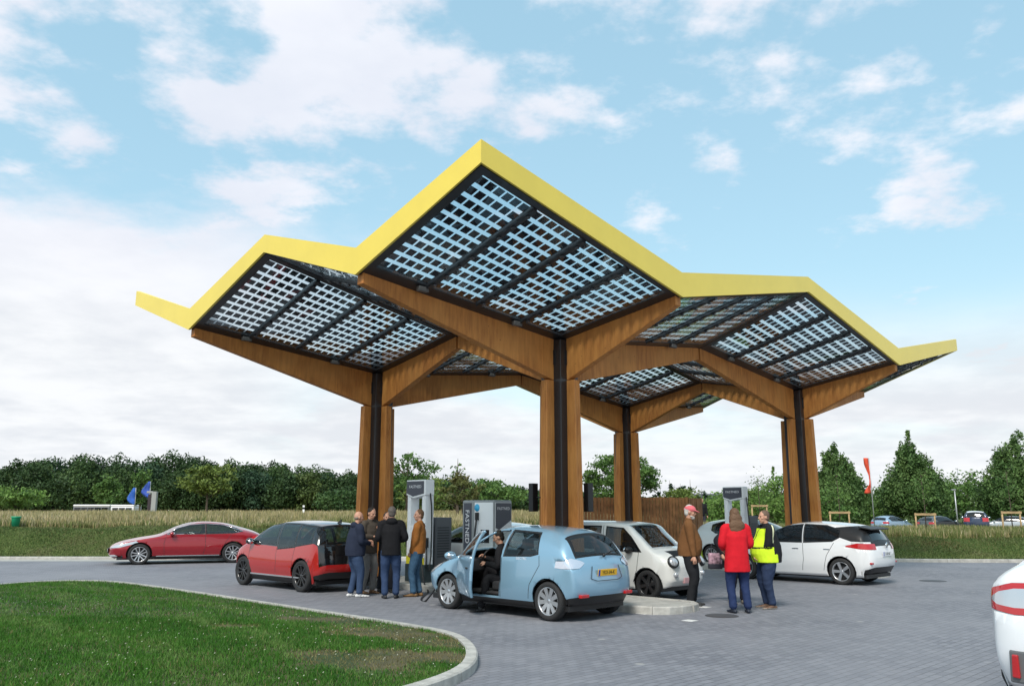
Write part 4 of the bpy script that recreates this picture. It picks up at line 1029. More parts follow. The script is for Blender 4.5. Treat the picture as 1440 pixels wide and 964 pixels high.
BARK = mat('bark', (.085, .065, .045), .9, var=.3, vscale=10, bump=.6, bscale=20)
LEAFM = {}
def lm(kind):
    if kind not in LEAFM:
        c = dict(dark=((0.033, 0.075, 0.022), (0.060, 0.114, 0.033)), mid=((0.068, 0.138, 0.033), (0.112, 0.195, 0.048)), olive=((0.112, 0.158, 0.033), (0.150, 0.203, 0.045)), light=((0.112, 0.210, 0.045), (0.150, 0.247, 0.060)),
                 rust=((0.150, 0.128, 0.045), (0.105, 0.128, 0.038)), spruce=((0.018, 0.042, 0.021), (0.027, 0.054, 0.027)), cone=((0.068, 0.132, 0.039), (0.117, 0.188, 0.057)))[kind]
        LEAFM[kind] = leaf_mat('leaves_'+kind, c[0], c[1], .22, .5)
    return LEAFM[kind]
SHAPES = {
 'round': lambda p: (p[0]**2+p[1]**2+((p[2]-.0)/1.0)**2 < .92) and (p[0]**2+p[1]**2+p[2]**2 > .12),
 'oval': lambda p: p[0]**2+p[1]**2+p[2]**2 < .9,
 'cone': lambda p: math.hypot(p[0], p[1]) < (1.0-((p[2]+1)/2)**1.15)*1.0*(.7+.3*min(1, (p[2]+1)/.4)) and random.random() < .35+.65*((p[2]+1)/2)+.4*math.hypot(p[0], p[1]),
 'spread': lambda p: p[0]**2+p[1]**2+(p[2]/1.0)**2 < .95 and p[2] > -.75+.5*abs(p[0]),
 'spruce': lambda p: math.hypot(p[0], p[1]) < (1-(p[2]+1)/2)*.95,
 'bush': lambda p: p[0]**2+p[1]**2+p[2]**2 < .95 and p[2] > -.8,
}
def tree(px, y, top, trunk_h, rx, kind, shape, n, leaf, label, cat='tree', base=None, group=None, clumps=60, cr=.22, ry=None, lean=0, name='tree', stem=None, x=None):
    x = (px-720)/FPX*y*.981 if x is None else x; z0 = float(gz(x, y)) if base is None else base
    root = empty(name, (x, y, z0), 0, label, cat, group); H = top-z0; ch = (H-trunk_h)/2; cz = trunk_h+ch; ry = ry or rx
    P, C = crown_pts(n, SHAPES[shape], clumps, cr, shape); sc = np.array([rx, ry, ch])*.93; P = P*sc+np.array([lean, 0, cz]); C = C*sc+np.array([lean, 0, cz])
    arr_mesh('crown', leaves(P, leaf), 4, lm(kind), root)
    m = MB(); r0 = stem or max(.05, H*.022)
    tp = Vector((lean*.8, 0, min(H*.93, cz+ch*.75)))
    pts = [Vector((0, 0, -.1)), Vector((.04*H*.1, 0, trunk_h*.6)), Vector((lean*.4, .03, trunk_h+.2*ch)), Vector((lean*.7, 0, cz)), tp]
    m.tube(pts, [r0*1.25, r0, r0*.75, r0*.45, r0*.12], 8)
    for k in rng.choice(len(C), min(len(C), 22), replace=False):
        c = Vector(C[k]); zz_ = max(trunk_h*.7, c.z-.45*math.hypot(c.x, c.y)-.2); st = Vector((lean*zz_/H, 0, min(zz_, tp.z)))
        md = st.lerp(c, .5)+Vector((0, 0, .08)); m.tube([st, md, c], [r0*.35, r0*.22, r0*.08], 5)
    m.build('trunk', BARK, root)
    return root
def vegetation():
    # the wood on the left: one far mass
    rr = np.random.default_rng(5); allp = []; mi = []
    prof_px = [-200, 0, 30, 60, 130, 165, 200, 250, 310, 350, 400, 450, 500, 560, 600, 660, 700, 740, 790, 830, 900, 960]
    prof_top = [660, 655, 648, 645, 641, 636, 639, 643, 651, 654, 656, 659, 668, 668, 670, 674, 684, 690, 692, 695, 700, 702]
    def topz(px, y):
        py = np.interp(px, prof_px, prof_top)
        u = (482-py)/FPX; c, s_ = math.cos(PITCH), math.sin(PITCH); dz = s_+u*c; dy = c-u*s_; return HC+dz/dy*y
    trunks = MB()
    for row, (y0, nn) in enumerate(((150, 50), (158, 46), (168, 42))):
        for i in range(nn):
            px = -120+1080*(i+rr.uniform(0, .9))/nn; y = y0+rr.uniform(-3, 3); x = (px-720)/FPX*y*.981
            top = topz(px, y)*rr.uniform(.84, 1.0)+(.4 if row else -.5) if row else topz(px, y)*rr.uniform(.55, .95); h = top-1.1
            rx = rr.uniform(3.2, 5.2); n = 4800; cl = 26
            C = rr.normal(0, 1, (cl, 3)); C /= np.linalg.norm(C, axis=1)[:, None]; C *= rr.uniform(.4, .95, (cl, 1)); k = rr.integers(0, cl, n)
            q = rr.normal(0, 1, (n, 3)); q /= np.linalg.norm(q, axis=1)[:, None]; q *= rr.uniform(.3, 1.2, (n, 1))**.7*.36
            P = (C[k]+q)*np.array([rx, rx*.8, h*.52])+np.array([x, y, 1.1+h*.50]); P[:, 2] = np.maximum(P[:, 2], 1.2)
            allp.append(P); kind = rr.choice([0, 0, 0, 1, 2, 3], p=[.2, .2, .2, .2, .12, .08]); mi.append(np.full(n, kind))
            trunks.tube([(x, y, 1), (x, y, 1+h*.6)], [.22, .1], 5)
    P = np.concatenate(allp); mi = np.concatenate(mi)
    o = arr_mesh('wood', leaves(P, .27), 4, [leaf_mat('wood_dark', (0.027, 0.057, 0.020), (0.044, 0.082, 0.027), .15, .12), leaf_mat('wood_mid', (0.042, 0.084, 0.025), (0.066, 0.113, 0.035), .15, .12), leaf_mat('wood_olive', (0.061, 0.096, 0.027), (0.087, 0.121, 0.035), .15, .12), leaf_mat('wood_blue', (0.030, 0.066, 0.035), (0.042, 0.084, 0.044), .15, .12)], mi=mi)
    tag(o, 'dense dark green wood closing the horizon behind the field', 'wood', kind='stuff')
    # individual trees
    tree(290, 62, 5.35, 1.2, 2.0, 'olive', 'spread', 2600, .13, 'lone olive green round tree standing in the field in front of the wood', clumps=60, cr=.2)
    tree(196, 88, 6.2, 1.0, 1.15, 'mid', 'oval', 1800, .14, 'slim green birch beside the blue flags on the left', clumps=34, cr=.25)
    tree(150, 120, 6.8, .6, 2.6, 'mid', 'oval', 2200, .22, 'tall bushy green tree at the edge of the wood left of the birch', clumps=40, cr=.25)
    tree(22, 100, 4.6, .3, 3.6, 'light', 'bush', 2600, .2, 'pale green bushes at the far left edge of the wood', 'bush', name='bush', clumps=40, cr=.28)
    tree(572, 58, 6.1, 1.3, 2.3, 'mid', 'round', 2300, .12, 'loose green tree just right of the left canopy column', clumps=75, cr=.13)
    tree(643, 62, 5.9, 1.2, 2.0, 'mid', 'cone', 260, .11, 'thin half bare tree whose twigs stand against the sky between two columns', clumps=44, cr=.12)
    tree(650, 55, 4.2, .9, 1.5, 'rust', 'round', 1700, .11, 'low reddish olive tree in front of the half bare tree', clumps=45, cr=.17)
    tree(600, 74, 4.6, .6, 2.4, 'olive', 'bush', 2000, .15, 'low olive bush between the chargers and the wood', 'bush', name='bush', clumps=45, cr=.22)
    tree(700, 80, 4.7, .6, 3.0, 'mid', 'bush', 2600, .16, 'wide green bush behind the short wide charger', 'bush', name='bush', clumps=50, cr=.22)
    tree(480, 90, 4.0, .4, 2.8, 'dark', 'bush', 1800, .18, 'dark bush at the edge of the field left of the left column', 'bush', name='bush', clumps=34, cr=.25)
    tree(873, 62, 5.95, 1.4, 2.9, 'mid', 'round', 11000, .11, 'full round green tree standing behind the timber fence', clumps=110, cr=.17)
    # conical trees on the right, each its own crown
    tree(1178, 75, 8.1, .9, 3.5, 'cone', 'cone', 24000, .14, 'conical green tree left of the orange banner', clumps=300, cr=.15, group='conical trees on the right')
    tree(1287, 76, 9.1, 1.0, 3.75, 'cone', 'cone', 27000, .14, 'conical green tree right of the orange banner, tallest complete one', clumps=320, cr=.15, group='conical trees on the right')
    tree(1436, 74, 9.4, 1.0, 4.1, 'cone', 'cone', 27000, .14, 'conical green tree cut off by the right edge', clumps=320, cr=.15, group='conical trees on the right')
    tree(1362, 105, 6.6, .4, 3.6, 'mid', 'oval', 3500, .2, 'bright green tree in the gap between the two right hand conical trees', clumps=60, cr=.24)
    tree(1100, 60, 4.2, .4, 2.5, 'light', 'bush', 4200, .12, 'light green bushy tree left of the right canopy column', clumps=60, cr=.2)
    tree(1090, 64, 5.2, .8, 1.3, 'light', 'cone', 700, .11, 'slender pointed sapling rising out of the bushes left of the right column', clumps=26, cr=.2)
    tree(1150, 62, 3.6, .2, 2.6, 'mid', 'bush', 3500, .13, 'green bush at the foot of the conical tree left of the banner', 'bush', name='bush', clumps=50, cr=.22)
    tree(1222, 82, 3.4, .2, 2.0, 'light', 'bush', 3000, .13, 'light green bush beneath the orange banner', 'bush', name='bush', clumps=44, cr=.22)
    tree(1012, 58, 3.0, .2, 2.6, 'light', 'bush', 3400, .12, 'light green hedge bush right of the fence end', 'bush', name='bush', clumps=50, cr=.22)
    tree(965, 75, 3.6, .2, 2.8, 'olive', 'bush', 2600, .15, 'olive bush behind the right end of the fence', 'bush', name='bush', clumps=44, cr=.22)
    tree(1052, 66, 3.3, .2, 2.2, 'olive', 'bush', 2800, .13, 'olive bush behind the far charger', 'bush', name='bush', clumps=44, cr=.22)
    for k, (px, top, r_) in enumerate(((905, 4.6, 1.4), (925, 5.2, 1.6), (943, 6.6, 1.8), (958, 6.0, 1.7), (972, 6.8, 1.7), (988, 5.0, 1.5), (885, 4.2, 1.5))):
        tree(px, 150, top+1.2, .3, r_*1.5, 'spruce', 'spruce', 900, .3, ['small dark spruce', 'dark spruce', 'tall dark spruce', 'dark broad spruce', 'tallest dark spruce', 'low dark spruce', 'lowest dark spruce'][k]+', %s from the left on the skyline behind the timber fence' % ['second', 'third', 'fourth', 'fifth', 'sixth', 'seventh', 'first'][k], clumps=40, cr=.16, group='spruces on the skyline', name='spruce_tree')
    for (px, y, top, r_, kd, lb) in ((1340, 120, 5.6, 6, 'dark', 'dark hedge mass behind the parked cars, centre'), (1240, 125, 5.0, 6, 'mid', 'green hedge behind the pale parked car'), (1440, 122, 5.5, 6, 'dark', 'dark hedge behind the parked cars at the right edge'), (1140, 122, 5.2, 6.5, 'mid', 'green hedge behind the right canopy column'), (1070, 130, 4.6, 6, 'mid', 'far green hedge right of the grey building')):
        tree(px, y, top, .1, r_, kd, 'bush', 3000, .3, lb, 'hedge', name='hedge', clumps=60, cr=.2)
# ================================================================= PEOPLE
class Blob:
    def __init__(s): s.m = MB()
    def cap(s, p, q, r0, r1, sq=None):
        p, q = Vector(p), Vector(q); d = q-p; L = d.length
        if L < 1e-5: s.m.ball(p, r0); return s
        n = 8
        pts = [p-d.normalized()*r0*.75]+[p.lerp(q, i/n) for i in range(n+1)]+[q+d.normalized()*r1*.75]
        rs = [r0*.45]+[r0+(r1-r0)*i/n for i in range(n+1)]+[r1*.45]
        s.m.tube(pts, rs, 14); return s
    def limb(s, pts, rs, sy=1.0):
        """smooth tapering limb through joints"""
        c = cubic_curve([Vector(p) for p in pts], 6); n = len(c); seg = len(pts)-1; r = []
        for i in range(n):
            t = i/6; k = min(int(t), seg-1); r.append(rs[k]+(rs[k+1]-rs[k])*(t-k))
        d0 = (c[0]-c[1]).normalized(); d1 = (c[-1]-c[-2]).normalized()
        s.m.tube([c[0]+d0*r[0]*.6]+c+[c[-1]+d1*r[-1]*.6], [r[0]*.5]+r+[r[-1]*.5], 14); return s
    def ell(s, c, r, M=None): s.m.ball(Vector(c), r, M, 18, 12); return s
    def loft(s, secs, seg=20):
        """closed torso loft; sections (centre, half depth x, half width y)"""
        rings = []
        for (c, rx, ry) in secs:
            c = Vector(c); rings.append([s.m.bm.verts.new(c+Vector((rx*math.copysign(abs(math.cos(2*math.pi*k/seg))**.85, math.cos(2*math.pi*k/seg)), ry*math.copysign(abs(math.sin(2*math.pi*k/seg))**.85, math.sin(2*math.pi*k/seg)), 0))) for k in range(seg)])
        bm = s.m.bm
        for i in range(len(rings)-1):
            for k in range(seg): bm.faces.new((rings[i][k], rings[i][(k+1) % seg], rings[i+1][(k+1) % seg], rings[i+1][k]))
        bm.faces.new(rings[0][::-1]); bm.faces.new(rings[-1]); return s
    def build(s, name, m_, parent, voxel=.011, smooth=3, fold=0, fscale=9, seed=0, mi_fn=None):
        bmesh.ops.recalc_face_normals(s.m.bm, faces=s.m.bm.faces); me = bpy.data.meshes.new('t'); s.m.bm.to_mesh(me); s.m.bm.free()
        o = bpy.data.objects.new('t', me); COL.objects.link(o)
        r = o.modifiers.new('r', 'REMESH'); r.mode = 'VOXEL'; r.voxel_size = voxel; r.use_smooth_shade = True
        sm = o.modifiers.new('s', 'SMOOTH'); sm.iterations = smooth; sm.factor = .5
        dg = bpy.context.evaluated_depsgraph_get(); m2 = bpy.data.meshes.new_from_object(o.evaluated_get(dg)); bpy.data.objects.remove(o)
        if fold:
            n = len(m2.vertices); co = np.empty(n*3, np.float32); m2.vertices.foreach_get('co', co); co = co.reshape(-1, 3); no = np.empty(n*3, np.float32)
            m2.vertex_normals.foreach_get('vector', no); no = no.reshape(-1, 3)
            rr = np.random.default_rng(seed); d = np.zeros(n)
            for k in range(6):
                a = rr.normal(0, 1, 3)*np.array([.8, .8, 1.3]); a /= np.linalg.norm(a); ph = rr.uniform(0, 6.28); f = fscale*rr.uniform(.7, 2.6)
                w = np.sin((co@a)*f+ph+1.3*np.sin((co@np.roll(a, 1))*f*.6)); d += (1-np.abs(w))**2
            co += no*((d/6-.3)*fold)[:, None]; m2.vertices.foreach_set('co', co.ravel()); m2.update()
        m2.materials.clear(); m2.name = name
        ob = link(name, m2, m_, parent, True)
        if mi_fn:
            for p in m2.polygons: p.material_index = mi_fn(p.center)
        return ob
SKIN = mat('skin', (.50, .27, .185), .5, var=.06, vscale=20, spec=.35)
def cloth(name, c, rough=.85): return mat('cloth_'+name, c, rough, var=.07, vscale=5, bump=.3, bscale=120, spec=.2, bdist=.003)
def hand(B, wrist, dirv, side, curl=.6, palm=None, s=1.0):
    """palm and five unequal bent fingers; dirv points along the hand, palm gives the palm normal"""
    d = Vector(dirv).normalized(); pn = Vector(palm or (0, -side, 0)); pn = (pn-d*pn.dot(d)).normalized(); a = d.cross(pn)*side
    w = Vector(wrist)
    B.limb([w, w+d*.045*s, w+d*.085*s], [.026*s, .032*s, .034*s])
    for k in (-1, 0, 1): B.cap(w+d*.03*s+a*k*.016*s, w+d*.085*s+a*k*.024*s, .017*s, .015*s)
    L = (.062, .074, .078, .070)
    for k in range(4):
        base = w+d*.088*s+a*(.030-.020*k)*s; l = L[3-k]*s; c1 = curl*.55; c2 = curl*1.25
        d1 = (d*math.cos(c1)+pn*math.sin(c1)); d2 = (d*math.cos(c2+.3)+pn*math.sin(c2+.3))
        p1 = base+d1*l*.45; p2 = p1+d2*l*.35; d3 = (d*math.cos(c2+.8*curl)+pn*math.sin(c2+.8*curl)); p3 = p2+d3*l*.25
        B.limb([base-d*.015, base, p1, p2, p3], [.0105*s, .0105*s, .0098*s, .009*s, .008*s])
    tb = w+d*.028*s+a*.026*s; t1 = tb+(d*.6+a*.75+pn*.25).normalized()*.036*s; t2 = t1+(d*.9+a*.15+pn*.45).normalized()*.030*s
    B.limb([w+d*.015, tb, t1, t2], [.016*s, .015*s, .012*s, .010*s])
def person(label, pos, face, h=1.8, hands=None, feet=None, lean=(0, 0), head_turn=0, head_tilt=0, top=(.02, .02, .02), legs=(.03, .05, .10), shoes=(.03, .02, .015), hair=None, beard=None, bulk=1.0,
           hem=.90, cap=None, hood=False, woman=False, hatless_bald=False, collar=None, topmats=None, group=None, seated=False, sole=None, elbow_hint=None, sleeve=1.0, seed=1, belly=0.0, scarf=None, glasses=False, pelvis=None, knees=None, hair_long=False):
    z = pos[2] if len(pos) > 2 else 0
    root = empty('person', (pos[0], pos[1], z), face, label, 'person', group, (h/1.8,)*3)
    pz = .95; P = Vector((0, 0, pz)) if pelvis is None else Vector(pelvis)
    lx, ly = lean; N = P+Vector((lx, ly, .57)); sw = (.185 if not woman else .165)*(1+.25*(bulk-1)); hw = .095*(1+.2*(bulk-1))
    S = {s: P+Vector((lx*.93, ly*.93+sw*s, .50)) for s in (1, -1)}; Hh = {s: P+Vector((0, hw*s, -.03)) for s in (1, -1)}
    feet = feet or {1: (.04, .12, 0), -1: (-.02, -.12, 8)}
    # feet: x, y, toe angle degrees (outwards)
    F = {}; K = {}; A = {}
    for s in (1, -1):
        fx, fy, an = feet[s][:3]; fz = feet[s][3] if len(feet[s]) > 3 else 0
        A[s] = Vector((fx, fy, .085+fz)); F[s] = R(an)
        mid = Hh[s].lerp(A[s], .5); fwd = Vector((math.cos(F[s]), math.sin(F[s]), 0)); L = (Hh[s]-A[s]).length; b = math.sqrt(max(0, .4235**2-(L/2)**2)) if L < .847 else 0
        ax = (Hh[s]-A[s]).normalized(); pf = (fwd-ax*fwd.dot(ax)).normalized(); K[s] = mid+pf*b
        if knees: K[s] = Vector(knees[s])
    hands = hands or {1: (.05, .27, .83), -1: (.02, -.27, .83)}
    E_ = {}; W_ = {}
    for s in (1, -1):
        W_[s] = Vector(hands[s]); m_ = S[s].lerp(W_[s], .5); v = W_[s]-S[s]; L = v.length; half = .285
        b = math.sqrt(max(0, half**2-(L/2)**2)) if L < 2*half else 0
        if L > 2*half: W_[s] = S[s]+v.normalized()*2*half; m_ = S[s].lerp(W_[s], .5)
        hint = Vector((elbow_hint or {}).get(s, (-.55, .45*s, -.45))); ax = v.normalized(); hint = (hint-ax*hint.dot(ax)).normalized(); E_[s] = m_+hint*b
    yaw = Matrix.Rotation(R(head_turn), 4, 'Z'); tilt = Matrix.Rotation(R(head_tilt), 4, 'Y'); HM = yaw @ tilt
    hc = N+Vector((.025+lx*.15, ly*.15, .155)); hp = lambda x, y, z_: hc+(HM @ Vector((x, y, z_)))
    # ---- body: one continuous mesh
    B = Blob()
    B.ell(hc+(HM @ Vector((-.008, 0, .02))), (.098, .076, .108), HM); B.ell(hp(.028, 0, -.045), (.066, .056, .070), HM)      # skull, face
    B.ell(hp(.052, 0, -.095), (.030, .033, .022), HM)                                                                      # chin
    B.cap(hp(.088, 0, .018), hp(.108, 0, -.022), .010, .015); B.ell(hp(.080, 0, .032), (.016, .050, .010), HM)            # nose, brow
    B.ell(hp(.084, 0, -.058), (.012, .024, .006), HM); B.ell(hp(.082, 0, -.070), (.011, .021, .006), HM)                    # lips
    for s in (1, -1): B.ell(hp(-.008, .079*s, -.004), (.019, .010, .032), HM); B.ell(hp(.055, .045*s, -.02), (.025, .02, .02), HM)
    B.limb([N+Vector((-.01, 0, -.06)), N+Vector((.0, 0, .05)), hp(-.012, 0, -.06)], [.062, .054, .056])
    B.loft([(P+Vector((0, 0, -.06)), .075, .11), (P+Vector((lx*.15, 0, .08)), .08, .125), (P+Vector((lx*.5, ly*.5, .25)), .085, .13), (P+Vector((lx*.8, ly*.8, .42)), .09, .15), (P+Vector((lx*.97, ly*.97, .53)), .06, .10)])
    for s in (1, -1):
        B.limb([S[s].lerp(N, .35), S[s], E_[s], W_[s]], [.045, .042, .034, .024]); d = (W_[s]-E_[s]).normalized()
        pal = Vector((-.3, -s, 0)) if W_[s].z < P.z+.15 else Vector((0, -s*.6, -.8)); hand(B, W_[s], d, s, .65, pal)
        B.limb([Hh[s], Hh[s].lerp(K[s], .5), K[s], K[s].lerp(A[s], .5), A[s]], [.06, .055, .040, .038, .030]); fw = Vector((math.cos(F[s]), math.sin(F[s]), 0)); B.cap(A[s]-Vector((0, 0, .03)), A[s]+fw*.10-Vector((0, 0, .062)), .024, .014)
    B.build('body', SKIN, root, .0075, 2)
    m = MB()
    for s in (1, -1): m.ball(hp(.083, .030*s, .010), (.008, .0115, .006), HM, 8, 6)
    m.build('eyes', mat('eye_dark', (.03, .025, .02), .3), root)
    # ---- trousers
    T = Blob(); TL = cloth('trousers_%d' % seed, legs)
    T.loft([(P+Vector((0, 0, -.11)), .095*bulk, .13*bulk), (P+Vector((-.01, 0, 0)), .118*bulk, .165*bulk), (P+Vector((lx*.15, 0, .10)), .112*bulk, .152*bulk)])
    for s in (1, -1):
        kk = K[s]; a = A[s]+Vector((-.01, 0, .015 if not seated else .03))
        T.limb([Hh[s]+Vector((0, 0, 0)), Hh[s].lerp(kk, .5), kk, kk.lerp(a, .5), a], [.098*bulk, .095*bulk, .078*(bulk*.5+.5), .072, .072])
    T.build('trousers', TL, root, .011, 2, .016, 11, seed)
    # ---- shoes
    for s in (1, -1):
        Q = Blob(); fw = Vector((math.cos(F[s]), math.sin(F[s]), 0)); sd = Vector((-fw.y, fw.x, 0)); a = Vector((A[s].x, A[s].y, A[s].z-.085))
        for (d, w, zt) in ((-.055, .036, .052), (0, .040, .058), (.06, .044, .044), (.12, .046, .034), (.165, .038, .028)):
            Q.ell(a+fw*d+Vector((0, 0, zt*.62+.004)), (.05, w, zt*.72), Matrix.Rotation(F[s], 4, 'Z'))
        Q.cap(a+Vector((0, 0, .05)), a+Vector((0, 0, .10)), .044, .042)
        sh = Q.build('shoe', [mat('shoe_%d' % seed, shoes, .55)]+([mat('sole_pale', (.5, .48, .42), .7)] if sole else []), root, .007, 2, mi_fn=(lambda c: 1 if c.z < a.z+.022 else 0) if sole else None)
    # ---- top
    J = Blob(); b = bulk; bl = belly; ba = 1+(bulk-1)*.45
    J.loft([(Vector((P.x+lx*.0, P.y, hem+P.z-.95)), .142*b+bl*.6, .178*b*(1.12 if hem < .8 else 1.02)), (P+Vector((lx*.1+bl*.25, 0, .05)), .150*b+bl, .178*b), (P+Vector((lx*.4+bl*.3, ly*.4, .20)), .145*b+bl, .172*b),
            (P+Vector((lx*.7, ly*.7, .36)), .140*b, .190*(1+.5*(b-1))), (P+Vector((lx*.93, ly*.93, .48)), .105*b, .19*(1+.4*(b-1))), (P+Vector((lx*1.0, ly, .545)), .062, .11)])
    for s in (1, -1):
        wr = E_[s].lerp(W_[s], sleeve*.97)
        J.limb([S[s].lerp(N, .4)+Vector((0, 0, -.02)), S[s]+Vector((0, 0, -.005)), S[s].lerp(E_[s], .5), E_[s], E_[s].lerp(wr, .5), wr], [.078*ba, .082*ba, .074*ba, .066*ba, .060, .046])
    if hood:
        J.ell(N+Vector((-.07, 0, -.01)), (.075, .12, .075)); J.ell(N+Vector((.02, 0, -.01)), (.075, .085, .05))
    else: J.limb([N+Vector((-.012, 0, -.04)), N+Vector((-.004, 0, .03))], [.078, .070])
    tm = topmats or [cloth('top_%d' % seed, top)]
    J.build('jacket', tm[0:1] if len(tm) == 1 else [q for q in tm if not callable(q)], root, .011, 3, .013, 7, seed+50, mi_fn=tm[-1] if len(tm) > 1 else None)
    # ---- hair, cap, beard
    if hair:
        Hm = cloth('hair_%d' % seed, hair, .6); Hb = Blob()
        if hair_long:
            Hb.ell(hc+(HM @ Vector((-.018, 0, .035))), (.104, .090, .108), HM); Hb.ell(hc+(HM @ Vector((-.065, 0, -.06))), (.075, .118, .12), HM); Hb.ell(hc+(HM @ Vector((-.105, 0, -.17))), (.058, .150, .11), HM); Hb.ell(hc+(HM @ Vector((-.115, .02, -.24))), (.045, .12, .07), HM)
            for s in (1, -1): Hb.ell(hc+(HM @ Vector((-.02, .075*s, -.07))), (.045, .03, .10), HM)
        else:
            Hb.ell(hc+(HM @ Vector((-.022, 0, .038))), (.096, .083, .100), HM); Hb.ell(hc+(HM @ Vector((-.05, 0, -.02))), (.058, .072, .07), HM)
        Hb.build('hair', Hm, root, .008, 1, .012, 40, seed+9)
    elif hatless_bald:
        Hb = Blob(); Hb.ell(hc+(HM @ Vector((-.052, 0, -.012))), (.050, .081, .038), HM); Hb.build('hair', cloth('hair_fringe', (.22, .18, .15), .7), root, .007, 1)
    if beard:
        Bb = Blob(); Bb.ell(hp(.058, 0, -.095), (.040, .046, .040), HM); Bb.ell(hp(.035, 0, -.075), (.05, .062, .03), HM); Bb.build('beard', cloth('beard_%d' % seed, beard), root, .007, 1, .008, 40, 3)
    if cap:
        Cb = Blob(); Cb.ell(hc+(HM @ Vector((-.008, 0, .055))), (.108, .090, .075), HM); Cb.ell(hc+(HM @ Vector((.105, 0, .040))), (.075, .066, .010), HM @ Matrix.Rotation(R(14), 4, 'Y'))
        Cb.ell(hc+(HM @ Vector((-.110, 0, .03))), (.02, .03, .012), HM); Cb.build('cap', cloth('cap', cap), root, .007, 1)
    if scarf:
        Q = Blob(); Q.ell(N+Vector((0, 0, .02)), (.085, .085, .04)); Q.build('scarf', cloth('scarf', scarf), root, .01, 1)
    return root
def people():
    def fp(px, py, z=0): return gp(px, py, z)
    V = lambda p, z=0: (p.x, p.y, z)
    # headings: 0 = +x (picture right), 90 = away, 180 = left, -90 = towards camera
    person('bald person in navy pullover, jeans and white trainers, leftmost of the talking group', V(fp(497, 839)), R(28), 1.72, hands={1: (.33, .16, 1.16), -1: (.30, -.10, 1.12)}, feet={1: (-.02, .12, 5), -1: (.10, -.12, -8)},
           top=(.018, .024, .045), legs=(.035, .06, .12), shoes=(.6, .6, .6), hatless_bald=True, bulk=1.32, hem=.86, hood=True, seed=2, belly=.02, lean=(.03, 0))
    person('person with dark hair in a grey brown jacket and pale grey trousers, facing the group', V(fp(516, 834)), R(-38), 1.80, hands={1: (.26, .14, 1.22), -1: (.30, -.08, 1.20)}, head_tilt=16,
           top=(.075, .062, .05), legs=(.22, .21, .20), shoes=(.20, .10, .045), hair=(.02, .015, .012), bulk=1.08, hem=.84, seed=3, lean=(.04, 0), sleeve=.8)
    person('person in black hooded jacket and blue jeans seen from behind', V(fp(548, 841)), R(98), 1.82, hands={1: (.24, .14, 1.10), -1: (.22, -.16, 1.10)}, feet={1: (0, .10, 12), -1: (.03, -.12, -12)},
           top=(.010, .010, .012), legs=(.028, .05, .11), shoes=(.02, .02, .022), hair=(.11, .095, .085), bulk=1.10, hem=.84, hood=True, seed=4)
    person('person mostly hidden behind the one in the black hooded jacket, hand raised', V(fp(541, 832)), R(-70), 1.70, hands={1: (.28, .22, 1.25), -1: (.26, -.28, 1.45)}, top=(.02, .02, .024), legs=(.02, .022, .03), shoes=(.02, .02, .02),
           hair=(.05, .035, .025), bulk=.95, seed=5)
    person('person in rust brown jacket and blue jeans standing in front of the tall left charger', V(fp(586, 838)), R(172), 1.76, hands={1: (.12, .12, .92), -1: (.14, -.14, .92)}, head_turn=30, feet={1: (.06, .09, 10), -1: (-.02, -.09, -12)},
           top=(.30, .115, .028), legs=(.045, .10, .17), shoes=(.17, .09, .03), hair=(.14, .075, .04), bulk=1.08, hem=.88, seed=6, lean=(-.03, 0))
    person('person in brown jacket and pink cap with a grey beard, standing by the island end', V(fp(972, 851, .0)), R(-14), 1.84, hands={1: (.16, .20, .84), -1: (.10, -.27, .86)}, feet={1: (.04, .09, 8), -1: (0, -.10, -12)}, head_tilt=10,
           top=(.155, .070, .026), legs=(.016, .017, .02), shoes=(.02, .02, .02), hair=(.5, .48, .45), beard=(.42, .40, .38), cap=(.62, .14, .16), bulk=1.20, hem=.88, seed=7, belly=.05, lean=(.02, 0))
    g_ = Blob(); 
    person('person with long brown hair in a red hooded jacket and jeans, seen from behind', V(fp(1040, 861)), R(98), 1.775, hands={1: (.25, .15, 1.08), -1: (.25, -.15, 1.08)}, feet={1: (-.02, .12, 6), -1: (-.05, -.14, -16)},
           top=(.56, .012, .022), legs=(.018, .032, .09), shoes=(.015, .02, .035), hair=(.13, .075, .045), hair_long=True, bulk=1.16, hem=.70, hood=False, woman=False, seed=8)
    person('person in black coat holding a patterned bag, mostly hidden behind the one in red', V(fp(1037, 848)), R(-80), 1.66, hands={1: (.20, .38, 1.02), -1: (.12, -.34, 1.0)}, elbow_hint={1: (0, .8, -.3), -1: (0, -.8, -.3)}, top=(.014, .014, .02), legs=(.02, .02, .03), shoes=(.25, .22, .18),
           hair=(.06, .04, .03), bulk=1.45, hem=.72, woman=True, seed=9)
    HV = cloth('hi_vis', (.58, .80, .03)); BK = cloth('biker_black', (.014, .015, .018)); CR = cloth('cream_stripe', (.70, .70, .45))
    def hvmap(c):
        x, y, z = c
        if abs(y) > .225 and z > 1.13: return 2 if (-.05 < x < -.015 and z > 1.2) else 1
        if z > 1.465: return 1
        if 1.10 < z < 1.125 and x > -.02: return 1
        if abs(y) < .018 and x > .1: return 1
        return 0 if x > -.045 or z < 1.0 and x > -.12 else 1
    person('person in bright yellow and black motorcycle jacket with baggy blue jeans', V(fp(1083, 855)), R(185), 1.74, hands={1: (.20, .02, 1.02), -1: (.22, .02, .98)}, elbow_hint={1: (-.3, .8, -.5), -1: (-.3, -.8, -.5)}, feet={1: (.0, .12, 12), -1: (.02, -.12, -10)},
           top=(.5, .7, .03), topmats=[HV, BK, CR, hvmap], legs=(.025, .04, .085), shoes=(.14, .08, .05), hair=(.13, .085, .06), bulk=1.42, hem=.84, belly=.08, seed=10, sole=True, head_turn=8)
